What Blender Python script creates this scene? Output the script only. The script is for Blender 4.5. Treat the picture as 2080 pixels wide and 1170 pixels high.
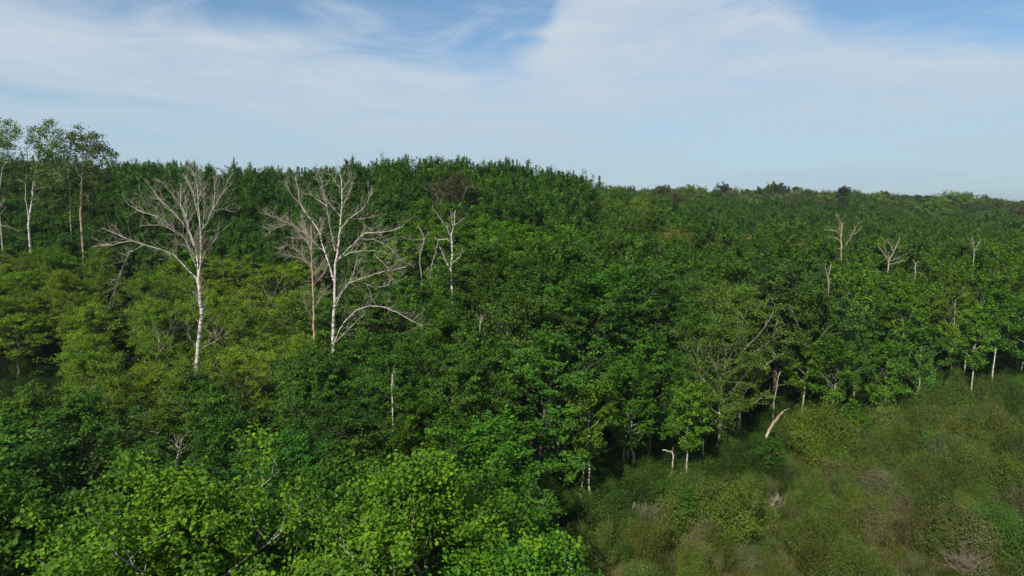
import bpy, math, random
import numpy as np
from mathutils import Vector

R = math.radians
rng = np.random.default_rng(11)
random.seed(11)
for o in list(bpy.data.objects):
    bpy.data.objects.remove(o)
S = bpy.context.scene
COL = S.collection

# ------------------------------------------------------------------ camera
F = 1385.0            # focal length in photograph pixels
HZ = 425.0            # the horizon's row in the photograph
CAMZ = 22.0
PITCH = math.atan((585.0 - HZ) / F)
cd = bpy.data.cameras.new("camera")
cam = bpy.data.objects.new("camera", cd)
COL.objects.link(cam)
cam.location = (0, 0, CAMZ)
cam.rotation_euler = (math.pi / 2 - PITCH, 0, 0)
cd.sensor_width = 36.0
cd.lens = 36.0 * F / 2080.0
cd.clip_start = 0.5
cd.clip_end = 9000
S.camera = cam


def at(px, py, Y):
    """point at forward distance Y seen at photo pixel (px, py)"""
    u = (px - 1040.0) / F
    v = (585.0 - py) / F
    c, s = math.cos(PITCH), math.sin(PITCH)
    dy = c + v * s
    dz = v * c - s
    return (u * Y / dy, Y, CAMZ + dz * Y / dy)


def row(z, Y):
    """photo row of height z at distance Y"""
    t = (z - CAMZ) / Y
    return 585.0 - F * math.tan(math.atan(t) + PITCH)


def colm(x, Y, z=12.0):
    c, s = math.cos(PITCH), math.sin(PITCH)
    dep = Y * c - (z - CAMZ) * s
    return 1040.0 + F * x / dep


# ------------------------------------------------------------------ light
SUN_EL, SUN_AZ = R(40), R(206)      # azimuth clockwise from +Y (north)
sd = Vector((math.sin(SUN_AZ) * math.cos(SUN_EL), math.cos(SUN_AZ) * math.cos(SUN_EL), math.sin(SUN_EL)))
ld = bpy.data.lights.new("sun", 'SUN')
ld.energy = 4.8
ld.angle = R(0.53)
ld.color = (1.0, 0.92, 0.80)
lo = bpy.data.objects.new("sun", ld)
COL.objects.link(lo)
lo.location = (-40, -80, 120)
lo.rotation_euler = sd.to_track_quat('Z', 'Y').to_euler()

S.view_settings.view_transform = 'Standard'
S.view_settings.look = 'None'
S.view_settings.exposure = 0.3
S.view_settings.gamma = 1.0
S.render.engine = 'CYCLES'
S.cycles.max_bounces = 6
S.cycles.diffuse_bounces = 3
S.cycles.transmission_bounces = 3
S.cycles.glossy_bounces = 2


class NT:
    def __init__(self, nt):
        self.nt = nt

    def n(self, t, **kw):
        nd = self.nt.nodes.new(t)
        for k, v in kw.items():
            setattr(nd, k, v)
        return nd

    def put(self, sock, val):
        if isinstance(val, bpy.types.NodeSocket):
            self.nt.links.new(val, sock)
        else:
            sock.default_value = val

    def m(self, op, a, b=0.0, c=0.0):
        nd = self.n('ShaderNodeMath', operation=op)
        self.put(nd.inputs[0], a)
        self.put(nd.inputs[1], b)
        self.put(nd.inputs[2], c)
        return nd.outputs[0]

    def ss(self, x, a, b):
        nd = self.n('ShaderNodeMapRange', interpolation_type='SMOOTHSTEP')
        self.put(nd.inputs[0], x)
        self.put(nd.inputs[1], a)
        self.put(nd.inputs[2], b)
        return nd.outputs[0]

    def mix(self, f, a, b, mode='MIX'):
        nd = self.n('ShaderNodeMix', data_type='RGBA', blend_type=mode)
        self.put(nd.inputs[0], f)
        self.put(nd.inputs[6], a)
        self.put(nd.inputs[7], b)
        return nd.outputs[2]

    def noise(self, vec, scale, detail=4, rough=0.55, dist=0.0):
        nd = self.n('ShaderNodeTexNoise')
        if vec is not None:
            self.put(nd.inputs['Vector'], vec)
        nd.inputs['Scale'].default_value = scale
        nd.inputs['Detail'].default_value = detail
        nd.inputs['Roughness'].default_value = rough
        nd.inputs['Distortion'].default_value = dist
        return nd.outputs[0]


# ------------------------------------------------------------------ sky
w = bpy.data.worlds.new("World")
S.world = w
w.use_nodes = True
w.node_tree.nodes.clear()
g = NT(w.node_tree)
sky = g.n('ShaderNodeTexSky', sky_type='NISHITA')
sky.sun_disc = False
sky.sun_elevation = SUN_EL
sky.sun_rotation = SUN_AZ
sky.air_density = 1.0
sky.dust_density = 0.6
sky.ozone_density = 2.2
tc = g.n('ShaderNodeTexCoord')
sep = g.n('ShaderNodeSeparateXYZ')
g.put(sep.inputs[0], tc.outputs['Generated'])
X, Yc, Z = sep.outputs
azim = g.m('ARCTAN2', X, Yc)                       # radians, 0 = straight ahead
elev = g.m('ARCSINE', Z)
# a thin cirrus sheet: plane coordinates far overhead, so streaks foreshorten
zz = g.m('ADD', g.m('MAXIMUM', Z, 0.0), 0.06)
comb = g.n('ShaderNodeCombineXYZ')
g.put(comb.inputs[0], g.m('DIVIDE', X, zz))
g.put(comb.inputs[1], g.m('MULTIPLY', g.m('DIVIDE', Yc, zz), 1.0))
n_big = g.noise(comb.outputs[0], 0.35, 5, 0.55, 0.6)
n_fine = g.noise(comb.outputs[0], 1.3, 7, 0.62, 1.2)
comb2 = g.n('ShaderNodeCombineXYZ')
g.put(comb2.inputs[0], g.m('MULTIPLY', azim, 2.2))
g.put(comb2.inputs[1], g.m('MULTIPLY', elev, 16.0))
n_band = g.noise(comb2.outputs[0], 1.1, 5, 0.55, 0.4)
# upper edge of the veil against azimuth (degrees of elevation)
fc = g.n('ShaderNodeFloatCurve')
g.put(fc.inputs['Value'], g.m('MULTIPLY_ADD', azim, 1 / (2 * R(45)), 0.5))
cv = fc.mapping.curves[0]
pts = [(-45, 16.5), (-38, 16.2), (-33, 15.2), (-28, 14.2), (-21, 14.6), (-15, 14.0), (-10, 12.8), (-6, 12.6), (-2, 12.4),
       (2.0, 14.0), (4.5, 18), (9, 20), (14, 19), (19, 16.6), (23, 14.6), (27, 13.4), (31, 12.6), (35, 11.6), (38, 11.6), (45, 13)]
while len(cv.points) > 2:
    cv.points.remove(cv.points[-1])
for i, (a, e) in enumerate(pts):
    xx = (a + 45) / 90
    yy = e / 25.0
    if i < 2:
        cv.points[i].location = (xx, yy)
    else:
        cv.points.new(xx, yy)
fc.mapping.update()
edge = g.m('MULTIPLY', fc.outputs[0], R(25))
edge = g.m('ADD', edge, g.m('MULTIPLY', g.m('SUBTRACT', n_fine, 0.5), R(5.5)))
cover = g.ss(g.m('SUBTRACT', edge, elev), R(-1.8), R(3.0))
# wisps in the open blue
wisp = g.m('MULTIPLY_ADD', g.ss(n_fine, 0.42, 0.75), 0.50, 0.14)
cover = g.m('MAXIMUM', cover, wisp)
thick = g.m('MULTIPLY_ADD', g.m('SUBTRACT', n_big, 0.5), 0.75, 0.86)
thick = g.m('ADD', thick, g.m('MULTIPLY', g.m('SUBTRACT', n_band, 0.5), 0.85))
thick = g.m('ADD', thick, g.m('MULTIPLY', g.m('SUBTRACT', n_fine, 0.50), 0.75))
thick = g.m('MINIMUM', g.m('MAXIMUM', thick, 0.0), 0.98)
# the bluer streak low on the left
d = g.m('SUBTRACT', elev, g.m('MULTIPLY_ADD', azim, R(-2.0), R(6.6)))
streak = g.m('SUBTRACT', 1.0, g.ss(g.m('ABSOLUTE', d), 0.0, R(0.75)))
streak = g.m('MULTIPLY', streak, g.ss(azim, R(-14), R(-28)))
thick = g.m('SUBTRACT', thick, g.m('MULTIPLY', streak, 0.20))
# thins to clear air at the horizon
thick = g.m('MULTIPLY', thick, g.m('MULTIPLY_ADD', g.ss(elev, R(0.0), R(6.5)), 0.15, 0.85))
mask = g.m('MULTIPLY', cover, thick)
blue = g.mix(1.0, sky.outputs[0], (0.82, 1.08, 1.22, 1), 'MULTIPLY')
bg1 = g.n('ShaderNodeBackground')
g.put(bg1.inputs[0], blue)
bg1.inputs[1].default_value = 0.078
cloud = g.mix(g.ss(elev, R(0), R(15)), (0.382, 0.492, 0.572, 1), (0.475, 0.543, 0.615, 1))
bg2 = g.n('ShaderNodeBackground')
g.put(bg2.inputs[0], cloud)
bg2.inputs[1].default_value = 1.0
ms = g.n('ShaderNodeMixShader')
g.put(ms.inputs[0], mask)
g.put(ms.inputs[1], bg1.outputs[0])
g.put(ms.inputs[2], bg2.outputs[0])
out = g.n('ShaderNodeOutputWorld')
g.put(out.inputs[0], ms.outputs[0])


# ------------------------------------------------------------------ materials
def new_mat(name):
    m = bpy.data.materials.new(name)
    m.use_nodes = True
    m.node_tree.nodes.clear()
    return m, NT(m.node_tree)


def leaf_mat(name, instanced=False, transl=0.24, rough=0.6, hue=0.10):
    m, g = new_mat(name)
    if instanced:
        a = g.n('ShaderNodeAttribute', attribute_type='INSTANCER', attribute_name='tint')
        base = a.outputs['Color']
    else:
        oi = g.n('ShaderNodeObjectInfo')
        base = oi.outputs['Color']
    v = g.n('ShaderNodeAttribute', attribute_type='GEOMETRY', attribute_name='v').outputs['Fac']
    k = g.m('MULTIPLY_ADD', v, 1.30, 0.46)
    val = g.n('ShaderNodeCombineXYZ')
    g.put(val.inputs[0], g.m('MULTIPLY', k, g.m('MULTIPLY_ADD', v, hue * 3, 0.90 - hue)))
    g.put(val.inputs[1], g.m('MULTIPLY', k, 1.04))
    g.put(val.inputs[2], g.m('MULTIPLY', k, g.m('MULTIPLY_ADD', v, -0.5, 1.1)))
    col = g.mix(1.0, base, val.outputs[0], 'MULTIPLY')
    p = g.n('ShaderNodeBsdfPrincipled')
    g.put(p.inputs['Base Color'], col)
    p.inputs['Roughness'].default_value = rough
    p.inputs['Specular IOR Level'].default_value = 0.08
    t = g.n('ShaderNodeBsdfTranslucent')
    g.put(t.inputs[0], g.mix(1.0, col, (1.25, 1.15, 0.55, 1), 'MULTIPLY'))
    mx = g.n('ShaderNodeMixShader')
    mx.inputs[0].default_value = transl
    g.put(mx.inputs[1], p.outputs[0])
    g.put(mx.inputs[2], t.outputs[0])
    o = g.n('ShaderNodeOutputMaterial')
    g.put(o.inputs[0], mx.outputs[0])
    return m


def bark_mat(name, light, dark, amount=0.5, sc=(3, 3, 9), lo=0.52, hi=0.62):
    m, g = new_mat(name)
    t = g.n('ShaderNodeTexCoord')
    mp = g.n('ShaderNodeMapping')
    g.put(mp.inputs[0], t.outputs['Object'])
    mp.inputs['Scale'].default_value = sc
    n1 = g.noise(mp.outputs[0], 1.0, 4, 0.6)
    mp2 = g.n('ShaderNodeMapping')
    g.put(mp2.inputs[0], t.outputs['Object'])
    mp2.inputs['Scale'].default_value = (0.5, 0.5, 0.9)
    n2 = g.noise(mp2.outputs[0], 1.0, 3, 0.6)
    f = g.m('MULTIPLY', g.ss(n1, lo, hi), amount)
    c = g.mix(f, light, dark)
    c = g.mix(g.m('MULTIPLY', g.ss(n2, 0.5, 0.68), 0.45), c, tuple(0.55 * a + 0.45 * b for a, b in zip(light, dark)))
    p = g.n('ShaderNodeBsdfPrincipled')
    g.put(p.inputs['Base Color'], c)
    p.inputs['Roughness'].default_value = 0.85
    p.inputs['Specular IOR Level'].default_value = 0.15
    b = g.n('ShaderNodeBump')
    b.inputs['Strength'].default_value = 0.4
    b.inputs['Distance'].default_value = 0.03
    g.put(b.inputs['Height'], n1)
    g.put(p.inputs['Normal'], b.outputs[0])
    o = g.n('ShaderNodeOutputMaterial')
    g.put(o.inputs[0], p.outputs[0])
    return m


M_LEAF = leaf_mat("leaf")
M_NEEDLE = leaf_mat("needle", transl=0.05, rough=0.7)
M_FAR = leaf_mat("far_leaf", instanced=True, transl=0.18)
M_FARN = leaf_mat("far_needle", instanced=True, transl=0.04)
M_BIRCH = bark_mat("birch_bark", (0.52, 0.47, 0.42, 1), (0.07, 0.055, 0.045, 1), 0.9, (2.2, 2.2, 4.5), 0.50, 0.60)
M_TWIG = bark_mat("bare_twig", (0.42, 0.37, 0.29, 1), (0.20, 0.15, 0.11, 1), 0.6)
M_BSH = bark_mat("bare_shrub_stem", (0.24, 0.20, 0.15, 1), (0.11, 0.085, 0.06, 1), 0.6)
M_REDTW = bark_mat("peeling_bark", (0.40, 0.28, 0.21, 1), (0.12, 0.08, 0.06, 1), 0.8, (2, 2, 3))
M_ASPEN = bark_mat("aspen_bark", (0.36, 0.34, 0.27, 1), (0.08, 0.07, 0.05, 1), 0.8, (2, 2, 5), 0.5, 0.64)
M_PALE = bark_mat("pale_aspen_bark", (0.46, 0.44, 0.37, 1), (0.08, 0.07, 0.05, 1), 0.8, (2, 2, 4), 0.52, 0.62)
M_BARK = bark_mat("grey_bark", (0.16, 0.14, 0.11, 1), (0.05, 0.04, 0.03, 1), 0.7)
M_DEAD = bark_mat("weathered_wood", (0.36, 0.32, 0.26, 1), (0.15, 0.12, 0.09, 1), 0.6)
M_STEM = bark_mat("shrub_stem", (0.26, 0.215, 0.15, 1), (0.06, 0.045, 0.03, 1), 0.6)
M_TORN = bark_mat("torn_wood", (0.52, 0.42, 0.30, 1), (0.24, 0.16, 0.11, 1), 0.9, (2.5, 1.5, 0.8), 0.42, 0.56)


# ------------------------------------------------------------------ ground
PXC = [-400, 0, 230, 400, 700, 1000, 1150, 1300, 1600, 2080, 2600]
YR = [0, 30, 45, 60, 75, 90, 110, 130, 160, 200, 250, 300, 400, 600, 1500]
GT = np.array([
    #  0  30   45   60   75   90   110  130  160  200 250 300 400 600 1500
    [0, 0, 1.5, 4.0, 9.0, 12., 14., 15., 15., 15, 14, 14, 12, 10, 20],
    [0, 0, 1.5, 3.5, 8.0, 12., 14., 15., 15., 15, 14, 14, 12, 10, 20],
    [0, 0, 1.2, 2.6, 5.5, 9.5, 12.5, 14., 14., 14, 14, 14, 12, 10, 20],
    [0, 0, 1.0, 2.0, 4.0, 7.0, 11., 13.5, 14., 14, 14, 14, 12, 10, 19],
    [0, 0, 0.5, 1.5, 3.5, 6.0, 11., 14., 14., 14, 14, 14, 12, 10, 18],
    [0, 0, 0.0, 0.5, 2.0, 4.5, 9.0, 12.5, 13., 13, 13, 13, 12, 10, 17],
    [0, 0, 0.0, 0.0, 1.0, 3.0, 6.5, 10.5, 11., 12, 13, 13, 12, 10, 16],
    [0, 0, 0.0, 0.0, 0.0, 1.0, 3.0, 5.0, 8.0, 10.5, 13, 14, 11, 9, 15],
    [0, 0, 0.0, 0.0, 0.0, 0.0, 0.8, 2.0, 3.5, 5.0, 10., 14.5, 11, 8, 14],
    [0, 0, 0.0, 0.0, 0.0, 0.0, 0.5, 1.5, 3.0, 4.5, 7., 9.5, 9, 7, 12],
    [0, 0, 0.0, 0.0, 0.0, 0.0, 0.5, 1.5, 3.0, 4.5, 7., 9.5, 9, 7, 12]])


def bil(T, xs, ys, x, y):
    x = min(max(x, xs[0]), xs[-1] - 1e-6)
    y = min(max(y, ys[0]), ys[-1] - 1e-6)
    i = int(np.searchsorted(xs, x, side='right')) - 1
    j = int(np.searchsorted(ys, y, side='right')) - 1
    a = (x - xs[i]) / (xs[i + 1] - xs[i])
    b = (y - ys[j]) / (ys[j + 1] - ys[j])
    a = a * a * (3 - 2 * a)
    return ((T[i][j] * (1 - a) + T[i + 1][j] * a) * (1 - b) + (T[i][j + 1] * (1 - a) + T[i + 1][j + 1] * a) * b)


def ground(x, y):
    yy = max(y, 30.0)
    z = bil(GT, PXC, YR, 1040 + F * x / yy, max(y, 0))
    return z + 0.18 * math.sin(x * 0.31 + 1.3) * math.sin(y * 0.27)


def grid_axis(n, near, far, p=3.2):
    t = np.linspace(-1, 1, n)
    return np.sign(t) * (near * np.abs(t) + (far - near) * np.abs(t) ** p)


gx = grid_axis(161, 160, 6000, 5)
gy = np.concatenate([np.linspace(-3000, -60, 8)[:-1], np.linspace(-60, 340, 110)[:-1], 340 + (np.linspace(0, 1, 30) ** 2.5) * 6500])
vs = [(x, y, ground(x, y)) for y in gy for x in gx]
nx = len(gx)
fs = [(j * nx + i, j * nx + i + 1, (j + 1) * nx + i + 1, (j + 1) * nx + i) for j in range(len(gy) - 1) for i in range(nx - 1)]
me = bpy.data.meshes.new("ground")
me.from_pydata(vs, [], fs)
me.shade_smooth()
gm, g = new_mat("forest_floor")
t = g.n('ShaderNodeNewGeometry')
n1 = g.noise(t.outputs['Position'], 0.16, 5, 0.6)
n2 = g.noise(t.outputs['Position'], 2.2, 6, 0.7)
c = g.mix(g.ss(n1, 0.42, 0.6), (0.024, 0.024, 0.012, 1), (0.042, 0.036, 0.020, 1))
c = g.mix(g.ss(n2, 0.4, 0.7), c, (0.028, 0.042, 0.012, 1))
p = g.n('ShaderNodeBsdfPrincipled')
g.put(p.inputs['Base Color'], c)
p.inputs['Roughness'].default_value = 0.95
p.inputs['Specular IOR Level'].default_value = 0.1
b = g.n('ShaderNodeBump')
b.inputs['Distance'].default_value = 0.25
g.put(b.inputs['Height'], n2)
g.put(p.inputs['Normal'], b.outputs[0])
o = g.n('ShaderNodeOutputMaterial')
g.put(o.inputs[0], p.outputs[0])
me.materials.append(gm)
go = bpy.data.objects.new("ground", me)
go['kind'] = 'structure'
COL.objects.link(go)


# ------------------------------------------------------------------ mesh helpers
def tag(o, label=None, cat=None, group=None, kind=None):
    if label: o['label'] = label
    if cat: o['category'] = cat
    if group: o['group'] = group
    if kind: o['kind'] = kind
    return o


class Tubes:
    def __init__(self):
        self.v, self.f, self.n = [], [], 0

    def add(self, pts, rad, sides=6):
        P = np.asarray(pts, float)
        rad = np.asarray(rad, float)
        if len(P) < 2:
            return
        T = np.gradient(P, axis=0)
        T /= np.linalg.norm(T, axis=1)[:, None] + 1e-9
        ref = np.array([0.13, 0.97, 0.2]) if abs(T[0][2]) > 0.7 else np.array([0.1, 0.1, 1.0])
        U = np.cross(T, ref)
        U /= np.linalg.norm(U, axis=1)[:, None] + 1e-9
        W = np.cross(T, U)
        a = np.arange(sides) * 2 * math.pi / sides
        ring = U[:, None, :] * np.cos(a)[None, :, None] + W[:, None, :] * np.sin(a)[None, :, None]
        V = (P[:, None, :] + ring * rad[:, None, None]).reshape(-1, 3)
        self.v.append(V)
        k = len(P)
        i = np.arange(k - 1)[:, None] * sides
        j = np.arange(sides)[None, :]
        j2 = (j + 1) % sides
        q = np.stack([i + j, i + j2, i + sides + j2, i + sides + j], -1).reshape(-1, 4) + self.n
        self.f.append(q)
        self.n += len(V)

    def mesh(self, name, mat):
        V = np.concatenate(self.v)
        Q = np.concatenate(self.f)
        return quad_mesh(name, V, Q, mat, smooth=True)


def quad_mesh(name, V, Q, mat, smooth=False, fv=None):
    k = Q.shape[1]
    me = bpy.data.meshes.new(name)
    me.vertices.add(len(V))
    me.vertices.foreach_set('co', np.ascontiguousarray(V, dtype=np.float32).ravel())
    me.loops.add(Q.size)
    me.loops.foreach_set('vertex_index', np.ascontiguousarray(Q, dtype=np.int32).ravel())
    me.polygons.add(len(Q))
    me.polygons.foreach_set('loop_start', np.arange(0, Q.size, k, dtype=np.int32))
    me.polygons.foreach_set('loop_total', np.full(len(Q), k, dtype=np.int32))
    me.update(calc_edges=True)
    if smooth:
        me.shade_smooth()
    if fv is not None:
        a = me.attributes.new('v', 'FLOAT', 'FACE')
        a.data.foreach_set('value', np.ascontiguousarray(fv, dtype=np.float32))
    me.materials.append(mat)
    return me


def unit(v):
    return v / (np.linalg.norm(v, axis=-1, keepdims=True) + 1e-9)


def leaves_mesh(name, C, size, mat, outward=None, up=0.9, outw=0.5, jit=0.75, hexa=False, cv=None, aspect=1.0, cvw=0.5):
    """C: leaf centres. Each leaf is a small slightly folded plate with its own tilt."""
    n = len(C)
    N = rng.normal(size=(n, 3)) * jit
    N[:, 2] += up
    if outward is not None:
        N += unit(outward) * outw
    N = unit(N)
    A = unit(np.cross(N, rng.normal(size=(n, 3))))
    B = np.cross(N, A)
    s = size * (rng.uniform(0.5, 1.5, n) if hexa else rng.uniform(0.65, 1.3, n))[:, None]
    A = A * s * aspect
    B = B * s
    if hexa:
        th = np.array([0, 55, 115, 180, 245, 305]) * math.pi / 180
        r = np.array([0.62, 0.52, 0.5, 0.42, 0.5, 0.52])
        V = C[:, None, :] + A[:, None, :] * (np.cos(th) * r)[None, :, None] + B[:, None, :] * (np.sin(th) * r)[None, :, None]
        V[:, [0, 3], :] -= (N * s * 0.07)[:, None, :]
        k = 6
    else:
        V = np.stack([C + 0.60 * A, C + 0.40 * B + N * s * 0.05, C - 0.52 * A - N * s * 0.08, C - 0.40 * B + N * s * 0.05], 1)
        k = 4
    V = V.reshape(-1, 3)
    Q = np.arange(n * k).reshape(n, k)
    fv = rng.uniform(0, 1, n)
    if cv is not None:
        fv = fv * (1 - cvw) + cv * cvw
    return quad_mesh(name, V, Q, mat, False, fv)


def wander(p0, d0, L, n, bend=0.18, curl=0.0):
    """a crooked limb: starts at p0 along d0, curl > 0 turns upward, < 0 droops"""
    P = [np.array(p0, float)]
    d = unit(np.array(d0, float))
    st = L / n
    for i in range(n):
        d = unit(d + rng.normal(size=3) * bend + np.array([0, 0, curl]))
        P.append(P[-1] + d * st)
    return np.array(P)


def lerp_poly(P, t):
    k = t * (len(P) - 1)
    i = min(int(k), len(P) - 2)
    return P[i] + (P[i + 1] - P[i]) * (k - i), unit(P[i + 1] - P[i])


def grow_tree(h, rad, base, nl, ang0, ang1, prof, nsub, cl_r, cl_flat, lpc, leaf, trunk_r, tmat, lmat, name,
              hexa=False, curl=0.06, up=0.9, outw=0.5, jit=0.75, lean=0.03, drop=0.0, lim_r=0.28, sides=7, aspect=1.0,
              vert=1.0, top_lead=True, subang=0.9, spires=0):
    """returns (trunk mesh, crown mesh) for one tree of height h."""
    tb = Tubes()
    nT = 9
    ts = np.linspace(0, 1, nT + 1)
    off = np.cumsum(rng.normal(size=(nT + 1, 2)) * h * lean * 0.35, axis=0)
    off -= off[0]
    trunk = np.column_stack([off, ts * h * 0.97])
    tr = trunk_r * (1 - ts * 0.88) * (1 + 0.5 * np.exp(-ts * 14))
    tb.add(trunk, tr, sides)
    cents, dirs, cvs = [], [], []
    cl_s = {}
    for i in range(nl):
        f = (i + 0.5) / nl
        t = base + (0.98 - base) * f ** 0.9
        p, _ = lerp_poly(trunk, t)
        az = i * 2.399 + rng.normal() * 0.35
        an = ang0 + (ang1 - ang0) * f + rng.normal() * 0.1     # elevation of the limb
        L = rad * prof(f) * rng.uniform(0.78, 1.15)
        if L < 0.25:
            continue
        d = (math.cos(az) * math.cos(an), math.sin(az) * math.cos(an), math.sin(an))
        Lr = L / max(0.45, math.cos(min(an, 1.1)))
        limb = wander(p, d, Lr, 5, 0.13, curl)
        r0 = trunk_r * lim_r * (1 - 0.6 * f) * min(1.3, L / rad + 0.3)
        tb.add(limb, np.linspace(r0, r0 * 0.22, 6), 4)
        ends = [(limb[-1], unit(limb[-1] - limb[-2]))]
        for s in range(nsub):
            q, dd = lerp_poly(limb, 0.28 + 0.68 * (s + rng.uniform(0, 1)) / nsub)
            side = unit(np.cross(dd, rng.normal(size=3)))
            d2 = unit(dd * (1.3 - subang) + side * subang + np.array([0, 0, 0.25]))
            sub = wander(q, d2, Lr * rng.uniform(0.22, 0.48), 3, 0.16, curl)
            tb.add(sub, np.linspace(r0 * 0.42, r0 * 0.12, 4), 3)
            ends.append((sub[-1], d2))
            ends.append((lerp_poly(sub, 0.55)[0], d2))
        for (e, dd) in ends:
            if rng.uniform() < drop:
                continue
            cents.append(e)
            dirs.append(dd)
            cvs.append(rng.uniform())
    if top_lead:
        for k in range(5):
            cents.append(lerp_poly(trunk, 0.86 + 0.14 * k / 4)[0] + rng.normal(size=3) * 0.12)
            dirs.append(np.array([0, 0, 1.0]))
            cvs.append(rng.uniform())
    if spires:
        zs = np.array([c_[2] for c_ in cents])
        hi = np.argsort(zs)[-int(len(zs) * 0.45):]
        for q in rng.choice(hi, min(spires, len(hi)), replace=False):
            st = wander(cents[q], (rng.normal() * 0.12, rng.normal() * 0.12, 1), rng.uniform(0.9, 1.9), 4, 0.05, 0.0)
            tb.add(st, np.linspace(0.02, 0.006, 5), 3)
            for u in range(1, 5):
                cents.append(st[u])
                dirs.append(np.array([0, 0, 0.6]))
                cvs.append(cvs[q])
                cl_s[len(cents) - 1] = 0.85 - 0.10 * u
    cents = np.array(cents)
    dirs = np.array(dirs)
    m = len(cents)
    # leaves of each spray lie in a flattened or upright tuft
    idx = np.repeat(np.arange(m), lpc)
    szs = rng.uniform(0.65, 1.35, m)
    for q_, w_ in cl_s.items():
        szs[q_] = w_
    szs = szs[idx]
    g3 = rng.normal(size=(m * lpc, 3))
    g3 = g3 / (np.linalg.norm(g3, axis=1)[:, None]) * (rng.uniform(0.15, 1, m * lpc)[:, None] ** 0.5)
    g3[:, :2] *= cl_r
    g3[:, 2] *= cl_r * cl_flat
    along = rng.normal(size=m * lpc)[:, None] * cl_r * 0.45
    C = cents[idx] + g3 * szs[:, None] + dirs[idx] * along * vert
    kz = h / np.percentile(C[:, 2], 99.7)
    C[:, 2] *= kz
    for V_ in tb.v:
        V_[:, 2] *= kz
    outv = C - np.array([0, 0, h * (base * 0.5 + 0.4)])
    tm = tb.mesh(name + "_trunk", tmat)
    cm = leaves_mesh(name + "_crown", C, leaf, lmat, outv, up, outw, jit, hexa, np.array(cvs)[idx], aspect)
    return tm, cm


# crown profiles: limb reach against height in the crown (0 = lowest limb)
P_ASPEN = lambda f: 0.55 + 0.45 * math.sin(min(1, f * 1.7) * math.pi * 0.5) if f < 0.5 else max(0.12, math.cos((f - 0.5) * math.pi * 0.93))
P_DOME = lambda f: max(0.28, (1 - (2 * f - 0.75) ** 2 * 0.62)) if f < 0.8 else max(0.2, 1.25 - f)
P_PINE = lambda f: max(0.25, 0.8 + 0.2 * math.sin(f * 9) - 0.75 * f ** 3)

LIB = {}


def lib(kind, n, fn):
    LIB[kind] = [fn(i) for i in range(n)]


lib('aspen', 6, lambda i: grow_tree(17, 2.7, [0.24, 0.30, 0.2, 0.34, 0.26, 0.3][i], 34, 0.45, 1.25, P_ASPEN, 4, 0.36, 1.0, 36, 0.21, 0.11,
                                    M_ASPEN, M_LEAF, 'aspen', curl=0.14, up=0.5, outw=0.8, jit=0.55, drop=0.05, vert=1.5, subang=0.75, spires=6))
lib('edge', 4, lambda i: grow_tree(14, 2.3, [0.42, 0.5, 0.38, 0.46][i], 26, 0.3, 1.2, P_ASPEN, 4, 0.36, 0.9, 36, 0.20, 0.12,
                                   M_PALE, M_LEAF, 'pale_aspen', curl=0.12, up=0.5, outw=0.7, jit=0.55, drop=0.05, vert=1.4, subang=0.75, spires=4))
lib('broadleaf', 5, lambda i: grow_tree(13.5, 3.9, 0.22, 30, 0.12, 1.15, P_DOME, 7, 0.44, 0.5, 40, 0.18, 0.16,
                                        M_BARK, M_LEAF, 'broadleaf', curl=0.05, up=0.9, outw=0.55, jit=0.6, drop=0.05))
lib('fine', 5, lambda i: grow_tree(12.5, 3.1, 0.18, 32, 0.35, 1.25, P_DOME, 7, 0.40, 0.62, 52, 0.125, 0.12,
                                   M_DEAD, M_LEAF, 'fine_leaved', curl=0.05, up=0.9, outw=0.3, jit=0.7, drop=0.12, lim_r=0.4))
lib('tallfine', 2, lambda i: grow_tree(12.5, 3.0, 0.52, 22, 0.25, 1.2, P_DOME, 7, 0.40, 0.62, 52, 0.125, 0.13,
                                   M_BARK, M_LEAF, 'high_crowned', curl=0.05, up=0.9, outw=0.3, jit=0.7, drop=0.12, lim_r=0.4))
lib('pine', 3, lambda i: grow_tree(16, 2.9, 0.38, 34, 0.05, 1.0, P_PINE, 5, 0.50, 0.70, 56, 0.17, 0.20,
                                   M_BARK, M_NEEDLE, 'pine', curl=0.05, up=0.6, outw=0.3, jit=1.0, aspect=1.5, drop=0.08))
lib('spruce', 2, lambda i: grow_tree(14, 2.4, 0.12, 34, -0.15, 0.5, lambda f: max(0.06, 1 - f), 3, 0.45, 0.35, 60, 0.17, 0.14,
                                     M_BARK, M_NEEDLE, 'spruce', curl=-0.01, up=0.6, outw=0.3, jit=1.0, aspect=1.5))


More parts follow.
